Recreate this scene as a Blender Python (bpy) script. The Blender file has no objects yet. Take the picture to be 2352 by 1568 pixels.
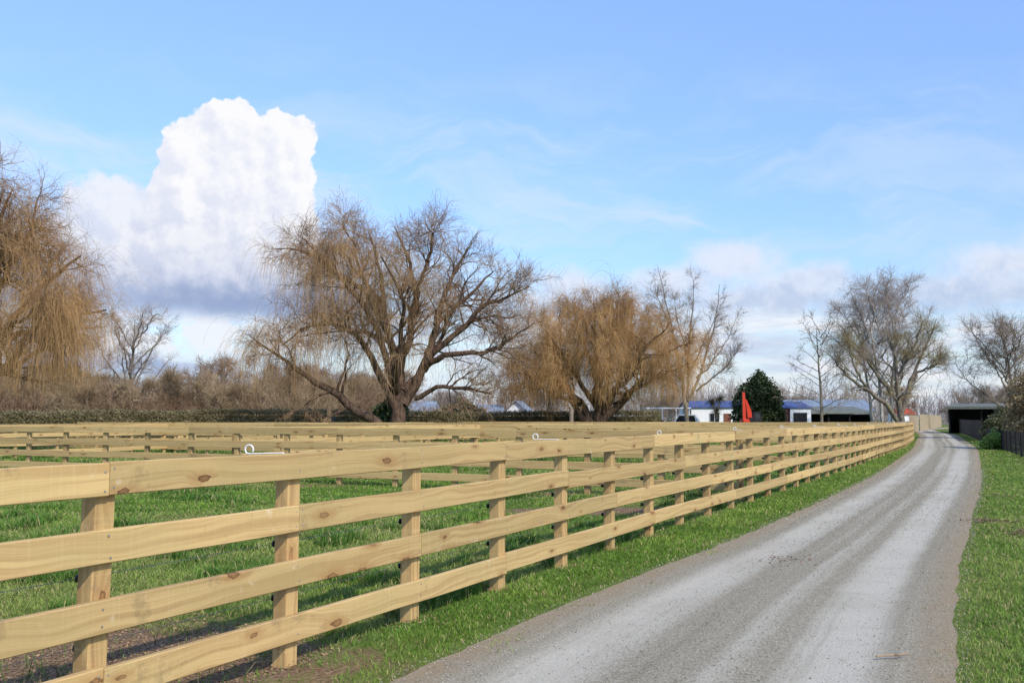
import bpy, math, numpy as np
from mathutils import Vector
scene=bpy.context.scene
COL=scene.collection
R=math.radians

# ---------------------------------------------------------------- helpers
def link(o,parent=None):
    COL.objects.link(o)
    if parent is not None: o.parent=parent
    return o
def empty(name,loc=(0,0,0),label=None,cat=None,group=None,rot=0.0):
    o=bpy.data.objects.new(name,None); o.empty_display_size=0.3
    o.location=loc; o.rotation_euler=(0,0,rot); link(o)
    tag(o,label,cat,group); return o
def tag(o,label=None,cat=None,group=None,kind=None):
    if label: o["label"]=label
    if cat: o["category"]=cat
    if group: o["group"]=group
    if kind: o["kind"]=kind
    return o
def npmesh(name,V,F,mat=None,col=None,smooth=False):
    V=np.asarray(V,dtype=np.float32); F=np.asarray(F,dtype=np.int32)
    me=bpy.data.meshes.new(name)
    me.vertices.add(len(V)); me.vertices.foreach_set("co",V.ravel())
    k=F.shape[1]
    me.loops.add(F.size); me.loops.foreach_set("vertex_index",F.ravel())
    me.polygons.add(len(F)); me.polygons.foreach_set("loop_start",np.arange(len(F),dtype=np.int32)*k)
    me.update(calc_edges=True)
    if smooth: me.polygons.foreach_set("use_smooth",np.ones(len(F),dtype=bool))
    if col is not None:
        a=me.attributes.new("Col",'FLOAT_COLOR','POINT')
        c=np.ones((len(V),4),dtype=np.float32); c[:,:3]=col
        a.data.foreach_set("color",c.ravel())
    if mat: me.materials.append(mat)
    return me
def obj(name,me,parent=None,loc=(0,0,0),rot=(0,0,0)):
    o=bpy.data.objects.new(name,me); o.location=loc; o.rotation_euler=rot
    return link(o,parent)
class MB:
    def __init__(s): s.v=[]; s.f=[]
    def box(s,x0,x1,y0,y1,z0,z1):
        n=len(s.v)
        s.v+=[(x0,y0,z0),(x1,y0,z0),(x1,y1,z0),(x0,y1,z0),(x0,y0,z1),(x1,y0,z1),(x1,y1,z1),(x0,y1,z1)]
        s.f+=[tuple(n+i for i in q) for q in [(0,3,2,1),(4,5,6,7),(0,1,5,4),(1,2,6,5),(2,3,7,6),(3,0,4,7)]]
        return s
    def prism(s,prof,y0,y1,axis='y'):
        n=len(s.v);k=len(prof)
        for yy in (y0,y1):
            for a,z in prof: s.v.append((a,yy,z) if axis=='y' else (yy,a,z))
        s.f.append(tuple(range(n,n+k))); s.f.append(tuple(range(n+2*k-1,n+k-1,-1)))
        for i in range(k):
            j=(i+1)%k; s.f.append((n+i,n+k+i,n+k+j,n+j))
        return s
    def cyl(s,p0,p1,r0,r1=None,n=12):
        if r1 is None:r1=r0
        p0=Vector(p0);p1=Vector(p1);d=(p1-p0).normalized()
        a=d.orthogonal().normalized();b=d.cross(a);m=len(s.v)
        for p,r in((p0,r0),(p1,r1)):
            for i in range(n):
                t=2*math.pi*i/n; q=p+a*math.cos(t)*r+b*math.sin(t)*r; s.v.append(tuple(q))
        for i in range(n):
            j=(i+1)%n; s.f.append((m+i,m+j,m+n+j,m+n+i))
        s.f.append(tuple(range(m+n-1,m-1,-1))); s.f.append(tuple(range(m+n,m+2*n)))
        return s
    def mesh(s,name,mat,bevel=0.0):
        import bmesh
        me=bpy.data.meshes.new(name); me.from_pydata(s.v,[],s.f)
        bm=bmesh.new(); bm.from_mesh(me)
        bmesh.ops.recalc_face_normals(bm,faces=bm.faces)
        if bevel>0: bmesh.ops.bevel(bm,geom=bm.edges[:],offset=bevel,segments=2,affect='EDGES',profile=0.6)
        bm.to_mesh(me); bm.free()
        if mat: me.materials.append(mat)
        return me
def part(name,mb,mat,parent,bevel=0.0,loc=(0,0,0),rot=(0,0,0)):
    return obj(name,mb.mesh(name,mat,bevel),parent,loc,rot)

_rg=np.random.default_rng(77); _lat=_rg.random((256,256))
def vn(x,y):
    xi=np.floor(x).astype(int);yi=np.floor(y).astype(int);fx=x-xi;fy=y-yi
    fx=fx*fx*(3-2*fx);fy=fy*fy*(3-2*fy)
    a=_lat[xi&255,yi&255];b=_lat[(xi+1)&255,yi&255];c=_lat[xi&255,(yi+1)&255];d=_lat[(xi+1)&255,(yi+1)&255]
    return (a*(1-fx)+b*fx)*(1-fy)+(c*(1-fx)+d*fx)*fy
def fbm(x,y,o=4):
    s=0;a=.5;t=0
    for i in range(o):
        s=s+a*vn(x*2**i+17*i,y*2**i+31*i);t+=a;a*=.5
    return s/t

class NT:
    def __init__(s,tree): s.t=tree; s.n=tree.nodes; s.l=tree.links
    def new(s,t,**k):
        n=s.n.new(t)
        for a,b in k.items(): setattr(n,a,b)
        return n
    def put(s,sock,v):
        if isinstance(v,bpy.types.NodeSocket): s.l.new(v,sock)
        elif v is not None: sock.default_value=v
    def m(s,op,a,b=None,c=None,clamp=False):
        n=s.new('ShaderNodeMath',operation=op,use_clamp=clamp)
        s.put(n.inputs[0],a); s.put(n.inputs[1],b)
        if c is not None: s.put(n.inputs[2],c)
        return n.outputs[0]
    def v(s,op,a,b=None):
        n=s.new('ShaderNodeVectorMath',operation=op)
        s.put(n.inputs[0],a)
        if b is not None: s.put(n.inputs[1],b)
        return n.outputs['Value'] if op in('LENGTH','DISTANCE','DOT_PRODUCT') else n.outputs[0]
    def mix(s,f,a,b,bt='MIX'):
        n=s.new('ShaderNodeMix',data_type='RGBA',blend_type=bt)
        def c4(x): return (*x,1.0) if isinstance(x,tuple) and len(x)==3 else x
        s.put(n.inputs[0],f); s.put(n.inputs[6],c4(a)); s.put(n.inputs[7],c4(b)); return n.outputs[2]
    def ss(s,x,a,b,lo=0.0,hi=1.0):
        n=s.new('ShaderNodeMapRange',interpolation_type='SMOOTHSTEP')
        s.put(n.inputs[0],x); s.put(n.inputs[1],a); s.put(n.inputs[2],b); s.put(n.inputs[3],lo); s.put(n.inputs[4],hi)
        return n.outputs[0]
    def noise(s,vec,scale,detail=4,rough=.55,dist=0.0,out=0):
        n=s.new('ShaderNodeTexNoise'); s.put(n.inputs['Vector'],vec); n.inputs['Scale'].default_value=scale
        n.inputs['Detail'].default_value=detail; n.inputs['Roughness'].default_value=rough; n.inputs['Distortion'].default_value=dist
        return n.outputs[out]
    def voro(s,vec,scale,feature='F1',out=0):
        n=s.new('ShaderNodeTexVoronoi',feature=feature); s.put(n.inputs['Vector'],vec); n.inputs['Scale'].default_value=scale
        return n.outputs[out]
def newmat(name):
    m=bpy.data.materials.new(name); m.use_nodes=True
    b=m.node_tree.nodes['Principled BSDF']
    b.inputs['Specular IOR Level'].default_value=0.25
    return m,NT(m.node_tree),b
def bump(t,b,h,strength=.5,dist=.01):
    n=t.new('ShaderNodeBump'); n.inputs['Strength'].default_value=strength; n.inputs['Distance'].default_value=dist
    t.put(n.inputs['Height'],h); t.l.new(n.outputs[0],b.inputs['Normal'])
def objco(t): return t.new('ShaderNodeTexCoord').outputs['Object']

def plain(name,c,rough=.7,var=.15,scale=6.0,metal=0.0,spec=None,bumpy=0.0):
    m,t,b=newmat(name); co=objco(t)
    n=t.noise(co,scale,5,.6)
    dark=tuple(x*(1-var) for x in c); lite=tuple(min(1,x*(1+var)) for x in c)
    t.put(b.inputs['Base Color'],t.mix(t.ss(n,.3,.7),dark,lite))
    b.inputs['Roughness'].default_value=rough; b.inputs['Metallic'].default_value=metal
    if spec is not None: b.inputs['Specular IOR Level'].default_value=spec
    if bumpy: bump(t,b,n,.5,bumpy)
    return m

def wood(name,axis,base=(.585,.410,.175),dark=(.375,.230,.090),green=(.455,.350,.145)):
    m,t,b=newmat(name); co=objco(t)
    rnd=t.new('ShaderNodeObjectInfo').outputs['Random']
    off=t.new('ShaderNodeCombineXYZ'); t.put(off.inputs[0],t.m('MULTIPLY',rnd,37.0)); t.put(off.inputs[1],t.m('MULTIPLY',rnd,11.0)); t.put(off.inputs[2],t.m('MULTIPLY',rnd,23.0))
    sep=t.new('ShaderNodeSeparateXYZ'); t.put(sep.inputs[0],co)
    L=sep.outputs[0] if axis=='x' else sep.outputs[2]
    A=sep.outputs[2] if axis=='x' else sep.outputs[0]
    Bx=sep.outputs[1]
    c=t.new('ShaderNodeCombineXYZ'); t.put(c.inputs[0],L); t.put(c.inputs[1],A); t.put(c.inputs[2],Bx)
    p=t.v('ADD',c.outputs[0],off.outputs[0])
    kn=t.noise(p,22,3,out=1)
    kp=t.v('ADD',t.v('MULTIPLY',p,(2.1,6.2,0.0)),t.v('MULTIPLY',t.v('SUBTRACT',kn,(.5,.5,.5)),(.20,.20,0)))
    vv=t.new('ShaderNodeTexVoronoi'); vv.voronoi_dimensions='2D'; t.put(vv.inputs['Vector'],kp); vv.inputs['Scale'].default_value=1.0; vv.inputs['Randomness'].default_value=1.0
    kc=t.new('ShaderNodeSeparateColor'); t.put(kc.inputs[0],vv.outputs['Color']); kd=vv.outputs['Distance']
    sel=t.m('GREATER_THAN',kc.outputs[0],.66)
    ksz=t.m('ADD',t.m('MULTIPLY',kc.outputs[1],.10),.035)
    knot=t.m('MULTIPLY',t.ss(t.m('DIVIDE',kd,ksz),1.15,.75),sel)
    ring=t.m('MULTIPLY',t.ss(t.m('DIVIDE',kd,ksz),.45,.85),knot)
    halo=t.m('MULTIPLY',t.ss(t.m('DIVIDE',kd,ksz),3.8,.9),sel)
    gw=t.new('ShaderNodeCombineXYZ'); t.put(gw.inputs[1],t.m('MULTIPLY',halo,.035))
    slow=t.noise(t.v('MULTIPLY',p,(.8,1.5,1.5)),1.0,2); gs=t.new('ShaderNodeCombineXYZ'); t.put(gs.inputs[1],t.m('MULTIPLY',slow,.22))
    pg=t.v('ADD',t.v('ADD',p,gw.outputs[0]),gs.outputs[0])
    g=t.noise(t.v('MULTIPLY',pg,(.35,34.0,14.0)),1.0,3,.6,.25)
    g2=t.noise(t.v('MULTIPLY',pg,(1.8,120.0,60.0)),1.0,3,.6)
    big=t.noise(t.v('MULTIPLY',p,(.9,3.0,3.0)),1.0,3)
    saw=t.noise(t.v('MULTIPLY',p,(70.0,2.0,2.0)),1.0,2)
    c1=t.mix(t.m('MULTIPLY',t.ss(g,.42,.62),.62),base,dark)
    c1=t.mix(t.m('MULTIPLY',t.ss(g2,.48,.78),.35),c1,dark)
    c1=t.mix(t.m('MULTIPLY',t.ss(big,.45,.72),.5),c1,green)
    c1=t.mix(t.m('MULTIPLY',t.ss(saw,.5,.8),.22),c1,(.68,.53,.29))
    c1=t.mix(t.m('MULTIPLY',halo,.5),c1,(.38,.195,.07))
    c1=t.mix(t.m('MULTIPLY',t.m('MULTIPLY',knot,.9),t.m('ADD',t.m('MULTIPLY',kc.outputs[2],.6),.4)),c1,(.22,.105,.04))
    c1=t.mix(t.m('MULTIPLY',ring,t.m('ADD',t.m('MULTIPLY',kc.outputs[2],.6),.3)),c1,(.07,.035,.016))
    spk=t.noise(p,6,4,.7); c1=t.mix(t.m('MULTIPLY',t.ss(spk,.62,.74),.5),c1,(.72,.62,.42))
    sp2=t.noise(p,2.6,5,.78); c1=t.mix(t.m('MULTIPLY',t.ss(sp2,.57,.70),.45),c1,(.22,.15,.08))
    br=t.m('ADD',t.m('MULTIPLY',rnd,.32),.81)
    hs=t.new('ShaderNodeHueSaturation'); t.put(hs.inputs['Value'],br); t.put(hs.inputs['Color'],c1); hs.inputs['Saturation'].default_value=1.0
    t.l.new(hs.outputs[0],b.inputs['Base Color'])
    b.inputs['Roughness'].default_value=.78
    bump(t,b,t.m('ADD',t.m('ADD',g,t.m('MULTIPLY',g2,.5)),t.m('MULTIPLY',saw,.25)),.4,.004)
    return m
M_rail=wood('treated_pine_rail','x')
M_post=wood('treated_pine_post','z',base=(.50,.335,.14),dark=(.27,.16,.065))
M_white=plain('white_plastic',(.8,.8,.8),.4,.03)
M_black=plain('black_plastic',(.015,.015,.017),.4,.1)
M_wire=plain('galvanised_wire',(.35,.35,.36),.4,.1,metal=.6)

fpath=np.array([(-5.80,-3.25),(-2.02,4.87),(-1.393,6.22),(2.384,14.32),(6.2,22.1),(9.95,29.8),(14.9,40.4),(20.7,52.8),(27.5,68.6),(34.6,88),(43,108)])
def fx(y): return np.interp(y,fpath[:,1],fpath[:,0])
RL=np.array([(-9,-12),(-5,-4),(-2.6,1.5),(-1.35,4.3),(-.685,5.81),(-.33,6.65),(.44,8.27),(1.40,10.03),(2.89,12.76),(6.15,19.4),(9.35,26),(20.2,50.4),(30.2,74.6),(38,93),(49,122),(56,140),(84,190),(100,230)])
RR=np.array([(-5,-12),(-1.7,-4),(.9,1.5),(1.95,4.3),(2.52,5.81),(2.90,6.65),(3.62,8.27),(4.42,10.03),(5.77,12.76),(9.0,19.4),(12.2,26),(23.5,50.4),(33.6,74.6),(41.5,93),(52,122),(59,140),(88,190),(105,230)])

def sweep_board(L,w,h,seed,axis='x',wav=.003,bev=.005,z0=0.0):
    rg=np.random.default_rng(seed); n=max(3,int(L/.35)+1)
    s=np.linspace(0,L,n); a=w/2;b=h/2;c=bev
    prof=np.array([(-a+c,-b),(a-c,-b),(a,-b+c),(a,b-c),(a-c,b),(-a+c,b),(-a,b-c),(-a,-b+c)])
    ph=rg.random(4)*6
    ox=wav*np.sin(s*1.1+ph[0])+wav*.5*np.sin(s*3.1+ph[1]); oz=wav*np.sin(s*.9+ph[2])+wav*.4*np.sin(s*4.2+ph[3])
    V=np.zeros((n,8,3))
    if axis=='x':
        V[:,:,0]=s[:,None]; V[:,:,1]=prof[None,:,0]+ox[:,None]; V[:,:,2]=prof[None,:,1]+oz[:,None]
    else:
        V[:,:,2]=s[:,None]+z0; V[:,:,0]=prof[None,:,0]+ox[:,None]; V[:,:,1]=prof[None,:,1]+oz[:,None]
    V=V.reshape(-1,3).tolist(); F=[]
    for i in range(n-1):
        for j in range(8):
            k=(j+1)%8; F.append((i*8+j,i*8+k,(i+1)*8+k,(i+1)*8+j))
    F.append(tuple(range(7,-1,-1))); F.append(tuple(range((n-1)*8,n*8)))
    return V,F
_bc={}
def board_mesh(name,L,w,h,mat,seed,axis='x',z0=0.0,wav=.003):
    import bmesh
    key=(name,round(L,1) if axis=='x' else 0,w,h,seed)
    if key in _bc: return _bc[key]
    V,F=sweep_board(L,w,h,seed,axis,wav,.005,z0)
    me=bpy.data.meshes.new(name); me.from_pydata(V,[],F)
    bm=bmesh.new(); bm.from_mesh(me); bmesh.ops.recalc_face_normals(bm,faces=bm.faces); bm.to_mesh(me); bm.free()
    me.materials.append(mat); _bc[key]=me; return me
post_meshes=[board_mesh('post',1.38,.118,.10,M_post,100+i,'z',-.12,.002) for i in range(5)]
BH=.160
RAILS=[1.215,.893,.565,.243]
def tubes(P,Rd,sides):
    P=np.asarray(P,float);B,N,_=P.shape
    T=np.gradient(P,axis=1); T/=np.linalg.norm(T,axis=2,keepdims=True)+1e-9
    ref=np.tile(np.array([[.31,.77,.12]]),(B,1)); 
    tt=T.mean(1); bad=np.abs((tt*ref).sum(1))>.8*np.linalg.norm(tt,axis=1)*.84; ref[bad]=[.9,-.2,.3]
    A=np.cross(T,ref[:,None,:]); A/=np.linalg.norm(A,axis=2,keepdims=True)+1e-9
    C=np.cross(T,A); th=np.arange(sides)*2*np.pi/sides
    V=P[:,:,None,:]+Rd[:,:,None,None]*(A[:,:,None,:]*np.cos(th)[None,None,:,None]+C[:,:,None,:]*np.sin(th)[None,None,:,None])
    idx=np.arange(B*N*sides).reshape(B,N,sides)
    a=idx[:,:-1,:];b=np.roll(a,-1,axis=2);d=idx[:,1:,:];c=np.roll(d,-1,axis=2)
    F=np.stack([a,b,c,d],axis=-1).reshape(-1,4)
    return V.reshape(-1,3),F
class Acc:
    def __init__(s): s.V=[];s.F=[];s.n=0
    def add(s,V,F): s.V.append(V);s.F.append(F+s.n);s.n+=len(V)
    def tub(s,P,Rd,sides): s.add(*tubes(P,Rd,sides))
    def mesh(s,name,mat,off=None,smooth=True):
        V=np.concatenate(s.V); 
        if off is not None: V=V-np.asarray(off)
        return npmesh(name,V,np.concatenate(s.F),mat,smooth=smooth)

def make_fence(pts,spacing,label,side=1,seed=0,detail=False,group=None,rails=RAILS):
    rg=np.random.default_rng(seed)
    pts=np.array(pts,float); seg=np.linalg.norm(np.diff(pts,axis=0),axis=1); cum=np.r_[0,np.cumsum(seg)]
    n=int(cum[-1]/spacing)+1; s=np.arange(n)*spacing
    X=np.interp(s,cum,pts[:,0]);Y=np.interp(s,cum,pts[:,1])
    root=empty('post_and_rail_fence',(X[0],Y[0],0),label,'fence',group)
    ang=np.arctan2(np.gradient(Y),np.gradient(X))
    nail=None
    if detail:
        mb=MB(); mb.cyl((0,0,0),(0,-.003,0),.0055,n=8); nail=mb.mesh('nail',M_wire)
    for i in range(n):
        obj('post',post_meshes[(i*7+seed)%5],root,(X[i]-X[0],Y[i]-Y[0],rg.normal(0,.006)),(rg.normal(0,.008),rg.normal(0,.008),ang[i]+rg.normal(0,.03)))
    for r,z in enumerate(rails):
        k=-(r*2%3) if detail else 0
        while k<n-1:
            a=max(k,0); b=min(k+3,n-1)
            if b>a:
                ax_,ay_=X[a],Y[a]; bx,by=X[b],Y[b]; L=math.hypot(bx-ax_,by-ay_); th=math.atan2(by-ay_,bx-ax_)
                nx,ny=math.sin(th)*side,-math.cos(th)*side
                o=.05+.0235
                dz=rg.normal(0,.005)
                me=board_mesh('rail',L-.005,.045,BH,M_rail,(seed*31+r*7+a) if detail else (r%3),'x')
                obj('rail',me,root,(ax_-X[0]+nx*o,ay_-Y[0]+ny*o,z+dz),(rg.normal(0,.006),rg.normal(0,.0014),th))
                if detail and a<10:
                    o2=o+.0225
                    for i in range(a,b+1):
                        if i>10: continue
                        for q in(-.045,.045):
                            jx=.025 if i==a else(-.03 if i==b else rg.normal(0,.012))
                            obj('nail',nail,root,(X[i]-X[0]+nx*o2+math.cos(th)*jx,Y[i]-Y[0]+ny*o2+math.sin(th)*jx,z+dz+q+rg.normal(0,.006)),(0,0,th))
            k+=3
    if detail:
        wires=[.73,.40]
        mb=MB(); mb.cyl((0,0,0),(0,.045,0),.013,n=10); mb.cyl((0,.014,0),(0,.022,0),.021,n=10); mb.cyl((0,.032,0),(0,.045,0),.021,n=10)
        ins=mb.mesh('insulator',M_black)
        for i in range(min(n,22)):
            for wz in wires:
                nx,ny=-math.sin(ang[i]),math.cos(ang[i])
                obj('insulator',ins,root,(X[i]-X[0]+nx*.05,Y[i]-Y[0]+ny*.05,wz),(0,0,ang[i]))
        for wz in wires:
            P=np.stack([X-X[0]-np.sin(ang)*.085,Y-Y[0]+np.cos(ang)*.085,np.full(n,wz)],1)[None]
            a=Acc();a.tub(P,np.full((1,n),.0018),5); obj('wire',a.mesh('wire',M_wire),root)
        P=[];
        P.append((0,0.01,-.035));P.append((0,.01,-.012))
        P.append((0,.03,.0))
        for q in np.linspace(.06,.265,5): P.append((0,q,.0))
        for th in np.linspace(-90,215,20):
            P.append((.012*(th+90)/325,.285+.028*math.cos(R(th)),.0+.027+.027*math.sin(R(th))))
        P=np.array([P]); rr_=np.full(P.shape[:2],.0050); rr_[:,:8]=.0036; a=Acc(); a.tub(P,rr_,8)
        mb=MB(); mb.box(-.03,.03,-.045,.045,-.03,-.008)
        a2=np.array(mb.v); a.add(a2,np.array(mb.f))
        pig=a.mesh('pigtail_insulator',M_white)
        for i in range(n):
            if (i-detail['start'])%3==0 and i>=detail['start']:
                obj('pigtail_insulator',pig,root,(X[i]-X[0],Y[i]-Y[0],1.290),(rg.normal(0,.03),0,ang[i]+rg.normal(0,.08)))
    return X,Y
mp=[tuple(p) for p in fpath[:9]]
d01=math.hypot(-1.393+5.80,6.22+3.25); start=d01%1.49
u=(np.array(mp[2])-np.array(mp[0]))/d01
mp[0]=tuple(np.array(mp[0])+u*start); mp.pop(1)
nb=round((d01-start)/1.49)
make_fence(mp,1.49,'four-rail treated pine fence with white pigtail insulators beside a gravel track',1,3,{'start':nb%3})
make_fence([tuple(fpath[8]),(31,78),(34.6,88),(38.6,98),(43,108)],1.49,'four-rail pine fence curving along the gravel track',1,5)
G='paddock fences of pale treated timber'
c=np.array((-.885,.466)); dl=np.array((.4226,.9063))
def mpt(y): return np.array((float(fx(y)),y))
LAB='four-rail pale timber fence crossing a grassy paddock'
for k,(y0,Ln) in enumerate([(18.6,44),(31,46),(42,50),(53,54),(64,52)]):
    a=mpt(y0)+c*.25; make_fence([tuple(a),tuple(a+c*Ln)],1.9 if k else 1.55,LAB,-1,20+k,group=G)
for k,(off,y0,y1) in enumerate([(13,18.6,66),(29,18.6,64)]):
    a=mpt(y0)+c*off+dl*.3; b=mpt(y1)+c*off; make_fence([tuple(a),tuple(b)],1.9,'pale timber fence running between grassy paddocks',1,40+k,group=G)

# ---------------------------------------------------------------- ground
patches=[(-3.5,6.1,2.9,1.6,1.0),(1.5,16.4,1.8,.8,1.0),(-4.6,22.6,1.2,.5,.6),(.6,20.2,1.4,.6,.8),(-7.5,21.5,2.0,.5,.4),(-2.5,13.5,1.6,.4,.35),(-4.5,15.5,1.5,.35,.35)]
def patch_mask(X,Y):
    m=np.zeros_like(X)
    for a,b,rx,ry,s in patches:
        d=np.sqrt(((X-a)/rx)**2+((Y-b)/ry)**2)+ (fbm(X*1.7,Y*1.7)-.5)*.9
        m=np.maximum(m,np.clip((1.15-d)/.4,0,1)*s)
    return m
def ground_mat():
    m,t,b=newmat('grass_ground'); co=objco(t)
    n1=t.noise(co,.35,5,.6); n2=t.noise(co,3.0,5,.65); n3=t.noise(co,28,4,.7)
    c=t.mix(t.ss(n2,.3,.7),(.072,.120,.020),(.145,.210,.040))
    c=t.mix(t.m('MULTIPLY',t.ss(n1,.45,.7),.65),c,(.22,.235,.07))
    c=t.mix(t.m('MULTIPLY',t.ss(n3,.55,.75),.4),c,(.12,.10,.045))
    M=None
    for (a,bb,rx,ry,s) in patches:
        q=t.v('MULTIPLY',t.v('SUBTRACT',co,(a,bb,0)),(1/rx,1/ry,0.0)); d=t.v('LENGTH',q)
        d=t.m('ADD',d,t.m('MULTIPLY',t.m('SUBTRACT',n2,.5),.9)); k=t.m('MULTIPLY',t.ss(d,1.15,.7),s)
        M=k if M is None else t.m('MAXIMUM',M,k)
    br=t.mix(t.ss(n3,.35,.65),(.145,.088,.050),(.32,.21,.125))
    c=t.mix(M,c,br)
    t.put(b.inputs['Base Color'],c); b.inputs['Roughness'].default_value=.95; b.inputs['Specular IOR Level'].default_value=.05
    bump(t,b,t.m('ADD',n3,n2),.8,.03)
    return m
S=4000
g=MB(); g.v=[(-S,-200,0),(S,-200,0),(S,S,0),(-S,S,0)]; g.f=[(0,1,2,3)]
o=obj('ground',g.mesh('ground',ground_mat())); tag(o,kind='structure')

def road_mat():
    m,t,b=newmat('gravel_road'); tc=t.new('ShaderNodeTexCoord'); co=tc.outputs['Object']
    uv=t.new('ShaderNodeSeparateXYZ'); t.put(uv.inputs[0],tc.outputs['UV'])
    n0=t.noise(co,.25,2); u_=t.m('ADD',uv.outputs[0],t.m('MULTIPLY',t.m('SUBTRACT',n0,.5),.05))
    def band(c,w): return t.ss(t.m('ABSOLUTE',t.m('SUBTRACT',u_,c)),w,w*.3)
    str_=t.new('ShaderNodeCombineXYZ'); t.put(str_.inputs[0],t.m('MULTIPLY',u_,15.0)); t.put(str_.inputs[1],t.m('MULTIPLY',uv.outputs[1],.045))
    streak=t.noise(str_.outputs[0],1.0,4,.6)
    tr=t.m('MAXIMUM',band(.26,.14),t.m('MAXIMUM',t.m('MULTIPLY',band(.57,.05),.4),band(.76,.13)))
    fine=t.noise(co,60,4,.75); med=t.noise(co,5,6,.75); vor=t.voro(co,55); lg=t.noise(co,.6,3)
    c=t.mix(t.ss(fine,.33,.67),(.180,.158,.110),(.405,.370,.278))
    c=t.mix(t.m('MULTIPLY',t.ss(vor,.30,.05),.30),c,(.57,.53,.42))
    lite=t.mix(t.ss(fine,.3,.7),(.415,.385,.305),(.540,.505,.410))
    c=t.mix(t.m('MULTIPLY',tr,t.ss(lg,.3,.6,.65,1.0)),c,lite)
    c=t.mix(t.m('MULTIPLY',t.ss(streak,.5,.68),.45),c,lite)
    c=t.mix(t.m('MULTIPLY',t.ss(streak,.48,.30),.40),c,(.20,.172,.118))
    c=t.mix(t.m('MULTIPLY',t.ss(med,.52,.72),.28),c,(.25,.205,.135))
    edge=t.m('MAXIMUM',t.ss(u_,.15,.0),t.ss(u_,.86,1.0))
    c=t.mix(t.m('MULTIPLY',edge,t.ss(med,.35,.60,.35,.8)),c,(.31,.23,.135))
    dk=t.noise(co,90,2,.5); c=t.mix(t.m('MULTIPLY',t.ss(dk,.64,.74),.30),c,(.10,.085,.06))
    t.put(b.inputs['Base Color'],c); b.inputs['Roughness'].default_value=.95; b.inputs['Specular IOR Level'].default_value=.04
    bump(t,b,t.m('ADD',t.m('ADD',fine,t.m('MULTIPLY',vor,-.8)),med),.5,.010)
    return m
ys=np.concatenate([np.arange(-10,30,.12),np.arange(30,100,.5),np.arange(100,230,2.0)])
yu=np.arange(-11.5,229,.5)
def sm(a,k): 
    p=np.pad(a,(k,k),mode='reflect',reflect_type='odd'); return np.convolve(p,np.ones(2*k+1)/(2*k+1),mode='valid')
def smooth_edge(T):
    a=np.interp(yu,T[:,1],T[:,0]); near=sm(sm(a,2),2); far=sm(sm(a,14),10); w=np.clip((yu-22)/14,0,1); return near*(1-w)+far*w
el_=smooth_edge(RL); er_=smooth_edge(RR)
roadXL=lambda y: np.interp(y,yu,el_)+(fbm(y*2.9,y*0+3.3,3)-.5)*.10
roadXR=lambda y: np.interp(y,yu,er_)+(fbm(y*2.7,y*0+9.3,3)-.5)*.10
K=15; us=np.linspace(0,1,K); A=roadXL(ys);Bb=roadXR(ys)
VX=A[:,None]*(1-us)+Bb[:,None]*us; VY=np.repeat(ys[:,None],K,1)
VZ=.008+.022*(4*us*(1-us))[None,:]+.0*VX
VZ=VZ-.014*(np.exp(-((us-.25)/.09)**2)+np.exp(-((us-.75)/.09)**2))[None,:]
V=np.stack([VX,VY,VZ],-1).reshape(-1,3); idx=np.arange(len(ys)*K).reshape(len(ys),K)
F=np.stack([idx[:-1,:-1],idx[:-1,1:],idx[1:,1:],idx[1:,:-1]],-1).reshape(-1,4)
me=npmesh('road',V,F,road_mat(),smooth=True)
uvl=me.uv_layers.new(name='UVMap'); fu=F.ravel(); uvs=np.stack([np.tile(us,len(ys))[fu],np.repeat(ys,K)[fu]],1); uvl.data.foreach_set('uv',uvs.astype(np.float32).ravel())
o=obj('road',me); tag(o,kind='structure')

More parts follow.
